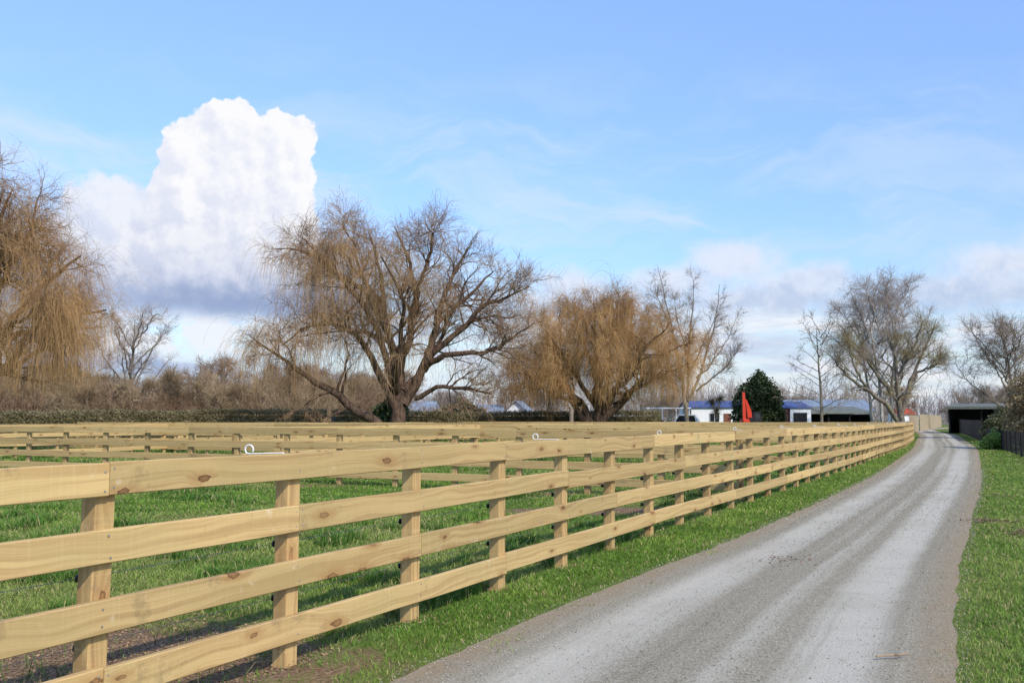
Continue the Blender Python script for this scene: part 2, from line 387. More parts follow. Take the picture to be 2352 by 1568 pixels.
def grass_mat():
    m,t,b=newmat('grass_blades')
    a=t.new('ShaderNodeAttribute',attribute_name='Col')
    t.l.new(a.outputs['Color'],b.inputs['Base Color']); b.inputs['Roughness'].default_value=.6; b.inputs['Specular IOR Level'].default_value=.2
    tr=t.new('ShaderNodeBsdfTranslucent'); t.l.new(a.outputs['Color'],tr.inputs[0])
    mx=t.new('ShaderNodeMixShader'); mx.inputs[0].default_value=.3
    t.l.new(b.outputs[0],mx.inputs[1]); t.l.new(tr.outputs[0],mx.inputs[2])
    t.l.new(mx.outputs[0],m.node_tree.nodes['Material Output'].inputs[0])
    return m
def grass(N,seed=5):
    rg=np.random.default_rng(seed)
    Y=np.exp(rg.uniform(np.log(3.2),np.log(75),N)); X=rg.uniform(-.64,.64,N)*Y
    l=roadXL(Y);r=roadXR(Y); f=fx(Y)
    stray=rg.random(N)
    dl_=X-l; dr_=r-X; inside=(dl_>0)&(dr_>0); dd=np.minimum(dl_,dr_); inv=np.clip((fbm(X*2.2,Y*2.2,3)-.42)*5,.1,1.6)
    keep=(~inside)|((dd<.40)&(stray<.45*inv*np.exp(-dd/(.09*inv))))
    pm=patch_mask(X,Y); keep&=~(rg.random(N)<pm*.96)
    keep&=~((rg.random(N)<.6*np.exp(-np.abs(X-f)/.09)))
    edge=np.minimum(np.abs(X-l),np.abs(X-r)); en=fbm(X*3,Y*3,3); keep&=~(rg.random(N)<np.clip(1.3*en+.1,0,1)*np.exp(-edge/.13))
    X=X[keep];Y=Y[keep];l=l[keep];r=r[keep];f=f[keep];edge=edge[keep];n=len(X)
    pad=X<=f; right=X>r-.2
    nz=fbm(X*1.6,Y*1.6,4); nb_=fbm(X*.35+50,Y*.35,3); nc=fbm(X*1.9+9,Y*1.9,3)
    h=np.where(pad,.022+.05*np.clip(nz-.3,0,1)+.025*nb_, .024+.042*nz)
    cl=np.where(pad,np.clip((nc-.53)*7,0,1)*np.clip((nb_-.36)*6,0,1),0)
    h=h+.12*cl
    h=np.where(right,.024+.038*nz,h)
    h*=rg.uniform(.55,1.35,n)*(0.5+.5*np.clip(edge/.25,0,1))
    w=.0026*np.maximum(1,Y/6.5)*rg.uniform(.7,1.4,n)
    h*=np.clip(Y/30,1,1.3)
    th=rg.uniform(0,2*np.pi,n); lean=rg.uniform(.3,1.25,n); ph=rg.uniform(0,2*np.pi,n)
    dx=np.cos(th)*w;dy=np.sin(th)*w; lx=np.cos(ph)*lean*h;ly=np.sin(ph)*lean*h
    P=np.zeros((n,5,3))
    P[:,0]=np.stack([X-dx,Y-dy,np.zeros(n)],1);P[:,1]=np.stack([X+dx,Y+dy,np.zeros(n)],1)
    P[:,2]=np.stack([X+dx*.75+lx*.35,Y+dy*.75+ly*.35,h*.55],1);P[:,3]=np.stack([X-dx*.75+lx*.35,Y-dy*.75+ly*.35,h*.55],1)
    P[:,4]=np.stack([X+lx,Y+ly,h*(1-.3*lean)],1)
    base=np.arange(n)*5
    F=np.concatenate([np.stack([base,base+1,base+2],1),np.stack([base,base+2,base+3],1),np.stack([base+3,base+2,base+4],1)])
    c1=np.array((.100,.215,.022));c2=np.array((.255,.415,.055));c3=np.array((.56,.47,.22));c4=np.array((.36,.39,.115))
    q=np.clip(rg.normal(.5,.28,n)+(nz-.5)*2.0,0,1)[:,None]
    C=c1*(1-q)+c2*q
    pq=np.where(pad,np.clip((nb_-.42)*4,0,.9)*(1-cl),np.where(right,.18+np.clip((nz-.45)*2,0,.5),.06+np.clip((nz-.5)*2,0,.3)))[:,None]
    C=C*(1-pq*.7)+c4*pq*.7
    C=C*(1-cl[:,None]*np.array((.45,.32,.25)))
    dry=rg.random(n)<np.where(pad,.12,np.where(right,.13,.06))+.25*np.exp(-edge/.2); C[dry]=c3*rg.uniform(.6,1.1,(dry.sum(),1))
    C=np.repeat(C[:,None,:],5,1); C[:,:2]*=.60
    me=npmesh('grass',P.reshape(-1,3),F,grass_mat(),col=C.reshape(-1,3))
    o=obj('grass',me); tag(o,'short green pasture grass around the fence and track','grass',kind='stuff')
grass(660000)

def quads(C,size,rg,flat=0.0,asp=1.0):
    n=len(C); a=rg.normal(size=(n,3)); a[:,2]*=(1-flat); a/=np.linalg.norm(a,axis=1,keepdims=True)
    b=rg.normal(size=(n,3)); b[:,2]*=(1-flat); b-=a*(a*b).sum(1,keepdims=True); b/=np.linalg.norm(b,axis=1,keepdims=True)+1e-9
    s=np.broadcast_to(np.asarray(size,float),(n,))[:,None]
    V=np.stack([C-a*s*asp-b*s*.5,C+a*s*asp*.3-b*s,C+a*s*asp+b*s*.4,C-a*s*asp*.4+b*s],1).reshape(-1,3)
    return V,np.arange(n*4).reshape(n,4)
def attr_mat(name,rough=.8,trans=0.0):
    m,t,b=newmat(name); a=t.new('ShaderNodeAttribute',attribute_name='Col')
    n=t.noise(objco(t),14,3); c=t.mix(.25,a.outputs['Color'],t.mix(t.ss(n,.35,.65),(.25,.25,.25),(1.0,1.0,1.0)),'MULTIPLY')
    t.l.new(c,b.inputs['Base Color']); b.inputs['Roughness'].default_value=rough
    if trans>0:
        tr=t.new('ShaderNodeBsdfTranslucent'); t.l.new(c,tr.inputs[0]); mx=t.new('ShaderNodeMixShader'); mx.inputs[0].default_value=trans
        t.l.new(b.outputs[0],mx.inputs[1]); t.l.new(tr.outputs[0],mx.inputs[2]); t.l.new(mx.outputs[0],m.node_tree.nodes['Material Output'].inputs[0])
    return m
rg=np.random.default_rng(9)
M_bits=attr_mat('loose_bits')
cs=[]
n=70000; X=rg.uniform(-6.8,-.8,n);Y=rg.uniform(3.8,8.2,n); k=(rg.random(n)<patch_mask(X,Y)*.9+.01)&(X<fx(Y)+.1); cs.append(np.stack([X[k],Y[k],rg.uniform(.002,.012,k.sum())],1))
for i in range(16):
    y=4.87+i*1.352; m_=220; a=rg.normal(0,.11,(m_,2)); cs.append(np.stack([fx(y)+a[:,0]*1.4,y+a[:,1],rg.uniform(.004,.03,m_)],1))
for a,b_,rx,ry,s in patches[1:]:
    m_=int(1400*s); q=rg.normal(0,.45,(m_,2)); cs.append(np.stack([a+q[:,0]*rx,b_+q[:,1]*ry,rg.uniform(.004,.03,m_)],1))
Cc=np.concatenate(cs); V,F=quads(Cc,rg.uniform(.002,.007,len(Cc)),rg,.8,1.9)
col=np.array((.38,.25,.14))*rg.uniform(.45,1.3,(len(Cc),1))
o=obj('wood_chips',npmesh('wood_chips',V,F,M_bits,col=np.repeat(col,4,0))); tag(o,'brown bark and wood chips scattered under the fence','wood chips',kind='stuff')
n=24000; Y=np.exp(rg.uniform(np.log(4),np.log(30),n)); uu=rg.random(n); w_=np.minimum(np.abs(uu-.25),np.abs(uu-.75)); k=rg.random(n)<.08+.92*np.clip(w_/.15,0,1)
Y=Y[k];uu=uu[k];n=len(Y); l=roadXL(Y);r=roadXR(Y);X=l+(r-l)*(uu*1.06-.03); sz=rg.uniform(.0025,.007,n)*np.clip(Y/9,1,2)
z=.012+.022*4*uu*(1-uu)-.014*(np.exp(-((uu-.25)/.09)**2)+np.exp(-((uu-.75)/.09)**2))
base=np.array([(1,0,0),(0,1,0),(-1,0,0),(0,-1,0),(0,0,.8),(0,0,-.5)])
rot=rg.uniform(0,6.3,n); bb=np.repeat(base[None],n,0)*rg.uniform(.6,1.3,(n,6,1)); cx=np.cos(rot)[:,None];sx=np.sin(rot)[:,None]
P=np.stack([bb[:,:,0]*cx-bb[:,:,1]*sx,bb[:,:,0]*sx+bb[:,:,1]*cx,bb[:,:,2]],-1)*sz[:,None,None]+np.stack([X,Y,z],1)[:,None,:]
fc=np.array([(0,1,4),(1,2,4),(2,3,4),(3,0,4),(1,0,5),(2,1,5),(3,2,5),(0,3,5)])
F=(fc[None]+np.arange(n)[:,None,None]*6).reshape(-1,3); g_=rg.uniform(.20,.56,(n,1)); col=np.repeat(g_*np.array((1,.92,.75)),6,0)
o=obj('gravel',npmesh('gravel',P.reshape(-1,3),F,M_bits,col=col)); tag(o,'loose grey gravel on the track','gravel',kind='stuff')
cs=[]
for (a,b_,s_,m_) in [(2.9,10.6,.16,110),(6.75,13.0,.22,700),(6.95,14.6,.16,350),(9.5,19.5,.2,120)]:
    q=rg.normal(0,s_,(m_,2)); cs.append(np.stack([a+q[:,0],b_+q[:,1]*1.3,rg.uniform(.02,.045,m_)],1))
Cc=np.concatenate(cs); V,F=quads(Cc,rg.uniform(.005,.017,len(Cc)),rg,.8,1.2); col=np.array((.22,.14,.085))*rg.uniform(.5,1.5,(len(Cc),1))
o=obj('leaf_litter',npmesh('leaf_litter',V,F,M_bits,col=np.repeat(col,4,0))); tag(o,'brown leaf litter and droppings on the verge','leaf litter',kind='stuff')
a=Acc(); P=np.array([[(2.25,6.28,.04),(2.32,6.30,.045),(2.40,6.31,.04),(2.48,6.35,.05)]]); a.tub(P,np.array([[.006,.007,.006,.003]]),6)
P=np.array([[(2.37,6.305,.045),(2.40,6.27,.05),(2.45,6.25,.055)]]); a.tub(P,np.array([[.004,.003,.002]]),5)
o=obj('fallen_stick',a.mesh('fallen_stick',plain('dead_stick',(.30,.21,.13)))); tag(o,'small dry stick lying on the gravel track','stick')

# ---------------------------------------------------------------- trees
def bark(name,c1,c2,sc=6,lich=None):
    m,t,b=newmat(name); co=objco(t)
    n=t.noise(t.v('MULTIPLY',co,(1,1,.35)),sc,4,.7)
    c=t.mix(t.ss(n,.35,.65),c1,c2)
    if lich: 
        n2=t.noise(co,1.2,3); c=t.mix(t.m('MULTIPLY',t.ss(n2,.5,.68),.6),c,lich)
    t.put(b.inputs['Base Color'],c); b.inputs['Roughness'].default_value=.9; b.inputs['Specular IOR Level'].default_value=.1
    return m
M_wbark=bark('willow_bark',(.046,.031,.022),(.145,.095,.065))
M_wtwig=bark('willow_twigs',(.30,.18,.085),(.54,.36,.18),.5)
M_wtwig2=bark('willow_upper_twigs',(.185,.115,.068),(.38,.25,.145),.5)
M_wdense=bark('willow_dense_twigs',(.27,.15,.060),(.56,.345,.15),.4)
M_gbark=bark('grey_bark',(.085,.072,.056),(.25,.21,.165),5,(.23,.21,.10))
M_gtwig=bark('grey_twigs',(.20,.155,.125),(.37,.30,.24),.6)
M_birch=bark('birch_bark',(.18,.16,.14),(.54,.50,.45),5)
M_btwig=bark('birch_twigs',(.27,.22,.19),(.46,.38,.33),.6)
M_otwig=bark('olive_twigs',(.21,.17,.085),(.38,.30,.155),.6)
M_scrub=bark('scrub_twigs',(.18,.105,.065),(.45,.31,.19),.22)
M_scrub2=bark('tan_scrub_twigs',(.22,.155,.09),(.48,.36,.22),.22)
M_far=bark('far_twigs',(.27,.23,.22),(.40,.33,.31),.1)  # distance haze mixed into the grey-brown of the horizon trees

def nrm(v): return v/(np.linalg.norm(v,axis=-1,keepdims=True)+1e-9)
def grow(rg,s,d,L,P,wob,grav,gp=1.0):
    pts=[s];p=s.copy();d=nrm(d);B=len(s);st=(L/(P-1))[:,None]; grav=np.broadcast_to(grav,(B,))
    for k in range(1,P):
        d=d+rg.normal(0,wob,(B,3)); d[:,2]+=grav*((k/P)**gp); d=nrm(d); p=p+d*st; pts.append(p)
    return np.stack(pts,1)
def spawn(rg,P,Rd,n,t0,t1,a0,a1):
    B,N,_=P.shape; pi=np.repeat(np.arange(B),n); t=rg.uniform(t0,t1,B*n)*(N-1.001); i=t.astype(int);f=(t-i)[:,None]
    p=P[pi,i]*(1-f)+P[pi,i+1]*f; tan=nrm(P[pi,i+1]-P[pi,i]); rr=Rd[pi,i]*(1-f[:,0])+Rd[pi,i+1]*f[:,0]
    perp=nrm(np.cross(tan,rg.normal(size=tan.shape))); a=R(1)*rg.uniform(a0,a1,B*n)[:,None]
    return p,tan*np.cos(a)+perp*np.sin(a),rr,pi,t/(N-1)
def taper(r0,r1,P): 
    k=np.linspace(0,1,P)[None,:]; return r0[:,None]*(1-k)+r1[:,None]*k
def resamp(pl,N):
    pl=np.array(pl,float); 
    for _ in range(2):
        q=[pl[0]]
        for a,b in zip(pl[:-1],pl[1:]): q+= [a*.75+b*.25,a*.25+b*.75]
        q.append(pl[-1]); pl=np.array(q)
    s=np.r_[0,np.cumsum(np.linalg.norm(np.diff(pl[:,:3],axis=0),axis=1))]; t=np.linspace(0,s[-1],N)
    return np.stack([np.interp(t,s,pl[:,k]) for k in range(pl.shape[1])],1)

def tree(name,loc,limbs,label,spec,mats,seed,cat='tree',group=None):
    rg=np.random.default_rng(seed); N=16
    Lm=np.stack([resamp(l,N) for l in limbs]); P=Lm[:,:,:3]; Rd=Lm[:,:,3]*spec.get('rs',1.0)
    j=rg.normal(0,1,P.shape).cumsum(1); j-=np.linspace(0,1,N)[None,:,None]*j[:,-1:,:]; P=P+j*spec.get('jit',.06)
    tr=Acc(); cr=Acc(); tr.tub(P,Rd,9)
    z0=spec.get('zmin',1.0)
    s,d,rr,pi,t=spawn(rg,P,Rd,spec['n1'],spec.get('t1',.3),1.0,25,70)
    d[:,2]+=spec.get('up1',.15); L=rg.uniform(*spec['l1'],len(s))*(1.15-.5*t); L*=np.clip(rr/.12,.45,1.2)
    P1=grow(rg,s,d,L,9,spec.get('wob',.16),spec.get('g1',.02)); r1=np.clip(rr*.45,.018,.12); R1=taper(r1,np.full(len(s),.012),9); tr.tub(P1,R1,5)
    s,d,rr,pi,t=spawn(rg,P1,R1,spec['n2'],.2,1.0,20,70); d[:,2]+=spec.get('up2',.1)
    L=rg.uniform(*spec['l2'],len(s)); P2=grow(rg,s,d,L,7,.18,spec.get('g2',0.0)); R2=taper(np.clip(rr*.6,.010,.035),np.full(len(s),.008),7); cr.tub(P2,R2,4)
    s,d,rr,pi,t=spawn(rg,P2,R2,spec['n3'],.15,1.0,20,75); d[:,2]+=spec.get('up3',.1)
    L=rg.uniform(*spec['l3'],len(s)); P3=grow(rg,s,d,L,5,.18,spec.get('g3',0.0)); tw=spec.get('tw',.008); R3=taper(np.full(len(s),tw),np.full(len(s),tw*.5),5); cr.tub(P3,R3,3)
    root=empty(name,loc,label,cat,group)
    if spec.get('droop'):
        dr=spec['droop']; n4=dr['n']
        s,d,rr,pi,t=spawn(rg,P2,R2,n4,.2,1.0,20,80)
        wgt=dr['w'](s)
        cn_=fbm(s[:,0]*dr.get('cf',.55)+seed,s[:,1]*dr.get('cf',.55)+s[:,2]*.30,2); wgt=wgt*np.clip((cn_-dr.get('c0',.30))*4.0,dr.get('cm',.12),1)
        k=rg.random(len(s))<wgt; s=s[k];d=d[k]; L=dr['l'][0]+(dr['l'][1]-dr['l'][0])*rg.random(len(s))**dr.get('p',1.5); L*=(.5+.5*wgt[k]); L=np.minimum(L,np.maximum(.3,(s[:,2]-z0-rg.uniform(0,1.4,len(s)))))
        P4=grow(rg,s,d,L,8,dr.get('wob',.12),-dr.get('g',.9),.6); R4=taper(np.full(len(s),dr.get('r',.009)),np.full(len(s),dr.get('r',.009)*.5),8)
        ac=Acc(); ac.tub(P4,R4,3)
        obj('hanging_twigs',ac.mesh('hanging_twigs',mats[2]),root)
    obj('trunk',tr.mesh('trunk',mats[0]),root); obj('crown',cr.mesh('crown',mats[1]),root)
    return root
def sk(px0,s,pts):
    return [((x-px0)*s,y,1.5+(962-z)*s if z<1010 else 0.0-.1,r) for x,z,y,r in pts]
s=.0284
LW=[[(915,1015,0,.66),(913,975,0,.56),(915,925,0,.44),(905,860,0,.33),(893,780,.4,.26),(885,700,.8,.2),(862,600,1.2,.12),(835,520,1.5,.04)],
 [(895,1012,0,.42),(868,972,-.4,.36),(820,950,-.8,.31),(785,900,-1.2,.27),(735,885,-1.5,.2),(670,830,-2,.12),(630,805,-2.2,.07),(590,775,-2.4,.03)],
 [(912,940,0,.32),(885,870,-.5,.26),(850,800,-1,.2),(790,750,-1.8,.15),(720,760,-2.4,.1),(670,800,-2.8,.05)],
 [(905,880,0,.28),(880,780,-1,.22),(830,700,-2,.17),(780,640,-2.8,.12),(710,590,-3.2,.08),(655,590,-3.5,.03)],
 [(900,800,0,.22),(860,700,1.5,.17),(800,600,2.6,.11),(755,540,3.2,.04)],
 [(890,760,0,.20),(840,680,-1.5,.15),(770,630,-2.6,.10),(710,560,-3.0,.03)],
 [(918,930,0,.34),(935,830,.3,.28),(960,720,.2,.22),(950,630,0,.15),(925,560,-.3,.09),(905,520,-.5,.03)],
 [(925,930,0,.38),(965,870,.2,.33),(990,810,.5,.28),(1000,730,1.0,.22),(1030,650,1.6,.15),(1060,580,2.0,.09),(1080,540,2.2,.03)],
 [(985,820,.4,.26),(1050,765,0,.2),(1110,700,-.6,.15),(1160,680,-1.2,.1),(1215,665,-1.8,.04)],
 [(975,850,.2,.26),(1015,810,-.8,.22),(1070,800,-1.4,.17),(1130,795,-2,.12),(1180,770,-2.4,.08),(1225,750,-2.6,.03)],
 [(1000,740,1,.2),(1060,690,2.2,.15),(1100,630,3.2,.1),(1130,600,3.8,.04)],
 [(955,915,0,.2),(1010,893,-.4,.15),(1060,900,-.9,.11),(1130,905,-1.4,.06)],
 [(960,720,.2,.18),(985,640,-1.4,.14),(1000,570,-2.4,.09),(985,530,-3,.03)],
 [(893,780,.4,.2),(840,760,2.4,.15),(760,740,4.2,.1),(690,700,5.2,.05)],
 [(915,900,0,.25),(930,840,-2,.2),(940,760,-3.6,.15),(930,680,-5,.1),(900,620,-6,.05)],
 [(925,900,0,.25),(960,830,2.2,.2),(1000,760,4.2,.15),(1010,680,5.6,.1),(1000,620,6.4,.05)],
 [(880,700,.8,.16),(850,640,-.5,.12),(820,560,-1.2,.08),(790,520,-1.5,.03)],
 [(1050,765,0,.15),(1090,740,1,.11),(1150,720,1.8,.07),(1200,715,2.2,.03)]]
def wmain(p):
    x=p[:,0]; z=p[:,2]
    return np.clip(1.0-(x-.5)/4.5,.12,1)*np.clip(1.25-(z-6.5)/9,.22,1)
tree('willow_tree',(-7.7,65,0),[sk(905,s,l) for l in LW],'big bare weeping willow with leaning trunk behind the paddock fences',
     dict(n1=14,l1=(2.0,3.8),up1=.08,g1=-.01,n2=9,l2=(.8,1.9),up2=.06,n3=8,l3=(.4,1.1),up3=.06,tw=.0070,zmin=1.9,jit=.09,wob=.22,rs=.92,
          droop=dict(n=11,l=(.7,5.2),w=wmain,g=.92,r=.0070,p=1.25,wob=.13,c0=.32,cm=.16)),(M_wbark,M_wtwig2,M_wtwig),11)
s=.035
LW2=[[(1375,1005,0,.6),(1372,960,0,.5),(1375,900,0,.36),(1380,820,0,.25),(1375,750,.3,.14),(1365,690,.3,.04)],
 [(1365,985,0,.45),(1335,945,-.3,.36),(1300,905,-.6,.26),(1255,850,-1,.17),(1215,790,-1.2,.05)],
 [(1360,985,0,.4),(1320,935,.4,.3),(1290,860,1.2,.22),(1285,780,2,.14),(1290,705,2.3,.04)],
 [(1385,970,0,.42),(1420,930,0,.32),(1470,860,-.5,.22),(1530,800,-1,.14),(1580,790,-1.2,.05)],
 [(1380,950,0,.36),(1420,880,.8,.27),(1450,790,1.6,.18),(1460,710,2,.04)],
 [(1375,940,0,.3),(1370,880,-1.6,.24),(1360,790,-3,.16),(1330,735,-4,.04)],
 [(1375,940,0,.3),(1400,880,2.2,.24),(1420,820,4,.16),(1420,740,5,.04)],
 [(1380,930,0,.3),(1420,870,-2,.22),(1480,800,-3.6,.14),(1520,750,-4.4,.04)],
 [(1370,930,0,.3),(1320,870,-2,.22),(1265,800,-3.6,.14),(1235,750,-4.4,.04)],
 [(1400,900,0,.25),(1460,820,1,.18),(1530,770,1.8,.11),(1560,750,2,.03)],
 [(1340,930,0,.25),(1270,860,1,.18),(1210,820,1.8,.11),(1185,820,2,.03)],
 [(1410,930,0,.22),(1470,890,-1.5,.15),(1540,850,-2.4,.1),(1590,840,-2.8,.03)],
 [(1330,930,0,.22),(1270,900,-1.5,.15),(1215,860,-2.4,.1),(1180,860,-2.8,.03)],
 [(1375,850,0,.2),(1400,760,-1.5,.12),(1410,700,-2,.03)],[(1375,850,0,.2),(1330,760,1.5,.12),(1320,695,2,.03)]]
tree('willow_tree',(6.8,80,0),[sk(1370,s,l) for l in LW2],'dense golden-brown weeping willow with low spreading limbs',
     dict(n1=14,l1=(1.5,3.4),up1=.05,g1=-.01,n2=9,l2=(.7,1.8),up2=.08,n3=8,l3=(.4,1.2),up3=.08,tw=.0080,zmin=1.7,jit=.12,wob=.28,rs=.8,
          droop=dict(n=12,l=(.5,4.6),w=lambda p:np.full(len(p),1.0),g=.80,r=.0076,wob=.20,p=1.2,c0=.30,cf=.9,cm=.22)),(M_wbark,M_wdense,M_wdense),12)
s=.0197
def lw3(pts): return sk(-110,s,pts)
LW3=[[(-110,1015,0,.5),(-110,950,0,.42),(-105,850,0,.33),(-95,700,.3,.24),(-60,540,.6,.15),(-20,420,.8,.04)],
 [(-110,960,0,.33),(-70,900,-.3,.26),(0,850,-.6,.2),(70,780,-1,.14),(130,720,-1.2,.05)],
 [(-108,900,0,.32),(-60,800,.4,.25),(20,690,1,.18),(90,610,1.5,.12),(125,570,1.8,.04)],
 [(-105,850,0,.3),(-70,740,-1,.22),(0,620,-1.8,.16),(35,520,-2.4,.1),(50,460,-2.6,.03)],
 [(-100,800,0,.26),(-50,760,1.8,.2),(40,720,3,.14),(150,690,3.8,.05)],
 [(-95,760,0,.24),(-40,650,1.2,.18),(-5,520,2,.11),(5,415,2.4,.03)],
 [(-90,720,0,.22),(-20,600,-.8,.16),(60,560,-1.4,.10),(110,590,-1.6,.04)],
 [(-90,720,0,.22),(-40,560,-1.5,.16),(10,450,-2.2,.10),(25,400,-2.6,.04)],
 [(-110,850,0,.26),(-180,740,0,.2),(-260,640,0,.12),(-300,560,0,.04)],
 [(-110,900,0,.26),(-200,840,.5,.2),(-300,760,1,.12),(-380,720,1,.04)],
 [(-80,850,0,.2),(0,790,-2,.14),(100,740,-3,.09),(175,730,-3.4,.03)],
 [(-70,900,-.3,.2),(20,870,-1.2,.14),(110,820,-1.8,.1),(195,770,-2,.04)]]
tree('willow_tree',(-25.1,45,0),[lw3(l) for l in LW3],'bare weeping willow with thick curtain of hanging orange twigs',
     dict(n1=14,l1=(1.6,2.9),up1=.10,g1=.0,n2=9,l2=(.7,1.6),up2=.07,n3=8,l3=(.35,.9),up3=.08,tw=.0046,zmin=2.1,jit=.08,wob=.22,rs=.88,
          droop=dict(n=14,l=(.7,4.8),w=lambda p:np.clip(1.2-(p[:,2]-6)/6.5,.24,1),g=.85,r=.0048,wob=.16,p=1.2,c0=.28,cf=.8,cm=.28)),(M_wbark,M_wtwig2,M_wdense),13)
s=.0437
LP=[[(1580,1010,0,.32),(1578,960,0,.27),(1572,880,0,.20),(1560,790,.3,.13),(1540,700,.6,.08),(1515,610,.8,.02)],
 [(1576,930,0,.22),(1585,850,.5,.16),(1592,760,1,.11),(1598,680,1.2,.06),(1600,630,1.3,.02)],
 [(1580,920,0,.21),(1610,850,-.6,.15),(1632,770,-1,.10),(1645,700,-1.2,.05),(1650,655,-1.3,.02)],
 [(1572,890,0,.17),(1555,820,-1,.12),(1530,740,-1.6,.08),(1500,670,-2,.02)],
 [(1600,870,0,.14),(1640,830,.8,.10),(1680,780,1.4,.06),(1700,730,1.6,.02)],
 [(1600,900,0,.14),(1640,870,-.8,.10),(1675,830,-1.4,.06),(1695,800,-1.6,.02)],
 [(1580,860,0,.14),(1620,780,1.8,.09),(1665,700,2.4,.02)],
 [(1570,880,0,.14),(1530,840,1,.09),(1505,770,1.6,.05),(1490,710,1.8,.02)],
 [(1585,850,.5,.13),(1570,760,2,.08),(1560,670,2.6,.02)]]
UP=dict(n1=13,l1=(1.4,3.0),up1=.30,g1=.03,n2=7,l2=(.6,1.4),up2=.2,n3=6,l3=(.35,.8),up3=.2,tw=.0090,jit=.06,zmin=0,t1=.25,wob=.2,rs=.8)
tree('bare_tree',(17.6,100,0),[sk(1578,s,l) for l in LP],'tall open bare tree with several upright leaders',UP,(M_gbark,M_gtwig),14)
s=.0415
for k,(px,y,top,ln) in enumerate([(2025,95,675,-35),(2050,97,665,25),(2000,99,715,-50)]):
    L=[[(px,1003,0,.22),(px-3,930,0,.18),(px+ln*.3,830,0,.12),(px+ln*.6,740,.2,.07),(px+ln*.8,top,.3,.02)]]
    for q in range(9):
        z=920-q*24; sd=(-1)**q; dd=(110-q*8); L.append([(px+ln*.02*q,z,0,.09),(px+sd*dd*.45+ln*.2,z-55,((q*37)%7-3)*.4,.055),(px+sd*dd*.8+ln*.4,z-115+q*3,((q*37)%7-3)*.8,.02)])
    tree('birch_tree',((px-1176)/2287*y,y,0),[sk(px,s,l) for l in L],'bare birch with pale trunk and fine grey twigs',
      dict(n1=10,l1=(1.2,2.4),up1=.3,g1=.0,n2=8,l2=(.6,1.5),up2=.05,n3=7,l3=(.4,1.0),up3=-.1,g3=-.15,tw=.0075,jit=.05,t1=.25,rs=.85),(M_birch,M_btwig),30+k,group='bare birches at the end of the fence')
LB=[[(2070,1003,0,.38),(2065,940,0,.3),(2060,880,0,.22),(2050,810,0,.14),(2040,750,0,.04)],
 [(2065,970,0,.28),(2030,930,-.4,.23),(1980,890,-.8,.19),(1930,860,-1,.13),(1900,820,-1.2,.05)],
 [(2068,950,0,.26),(2095,880,.3,.2),(2115,830,.5,.15),(2145,770,.8,.09),(2165,730,1,.03)],
 [(2095,880,.3,.16),(2135,845,0,.11),(2170,828,-.4,.05)],
 [(2060,920,0,.22),(2010,850,1,.16),(1975,790,1.8,.1),(1950,740,2.2,.04)],
 [(2062,890,0,.2),(2090,810,-1,.14),(2105,745,-1.8,.04)],
 [(1980,890,-.8,.14),(1945,840,-2,.09),(1930,790,-2.6,.03)]]
tree('bare_tree',((2065-1176)/2287*93,93,0),[sk(2065,.0407,l) for l in LB],'wide bare tree with curved lichen-covered limbs beside the track',
   dict(n1=12,l1=(1.4,3.0),up1=.2,g1=.0,n2=8,l2=(.7,1.6),up2=.1,n3=6,l3=(.4,1.0),up3=.1,tw=.008,jit=.09,t1=.3,wob=.2,rs=.85),(M_gbark,M_otwig),34)
L=[[(1888,1003,0,.16),(1886,930,0,.13),(1882,840,0,.08),(1878,755,0,.02)]]
for q in range(22):
    z=955-q*9.0; sd=(-1)**q; l_=(100-q*3.9)*(1 if sd<0 else .62); dy=math.sin(q*2.4)*1.3
    L.append([(1886,z,0,.04),(1886+sd*l_*.55,z-22,dy,.026),(1886+sd*l_,z-34-q*1.0,dy*1.7,.010)])
tree('bare_tree',(27.9,90,0),[sk(1885,.03935,l) for l in L],'thin bare tree with tiered horizontal branches',
   dict(n1=5,l1=(.8,1.8),up1=.05,n2=3,l2=(.3,.8),up2=.0,n3=2,l3=(.3,.5),tw=.008,jit=.03,t1=.3),(M_gbark,M_gtwig),35)
def generic(px0,h,w,n,seed,lean=0.0,low=.22):
    rg=np.random.default_rng(seed); L=[[(0,0,-.1,h*.020),(lean*.3,0,h*.2,h*.017),(lean*.6,.1,h*.5,h*.010),(lean,.2,h*.92,.02)]]
    for k in range(n):
        f=low+(.75-low)*k/n; a=k*2.4+rg.uniform(-.4,.4); r=w*rg.uniform(.65,1.05)*(1.0-.45*f); b=f*h
        L.append([(lean*f,0,b,h*.010*(1.2-f)),(lean*f+r*.4*math.cos(a),r*.4*math.sin(a),b+h*.12,h*.006),(lean*f+r*.8*math.cos(a),r*.8*math.sin(a),b+h*(.22+.08*(1-f)),h*.004),(lean*f+r*math.cos(a),r*math.sin(a),min(b+h*.38,h*.92),.012)])
    return L
GEN=dict(n1=9,l1=(1.2,2.8),up1=.2,g1=.02,n2=7,l2=(.6,1.3),up2=.15,n3=6,l3=(.35,.8),up3=.1,tw=.0085,jit=.07,t1=.3,wob=.2)
tree('bare_tree',(37.3,75,0),generic(0,8.9,4.4,13,3),'bare spreading tree behind a hedge near a black shed',GEN,(M_gbark,M_gtwig),41)
tree('bare_tree',(-38.5,100,0),generic(0,12.6,4.8,14,4,.4),'tall pale bare tree rising above brown scrub',dict(GEN,n2=6,n3=5,tw=.0085),(M_gbark,M_btwig),42)
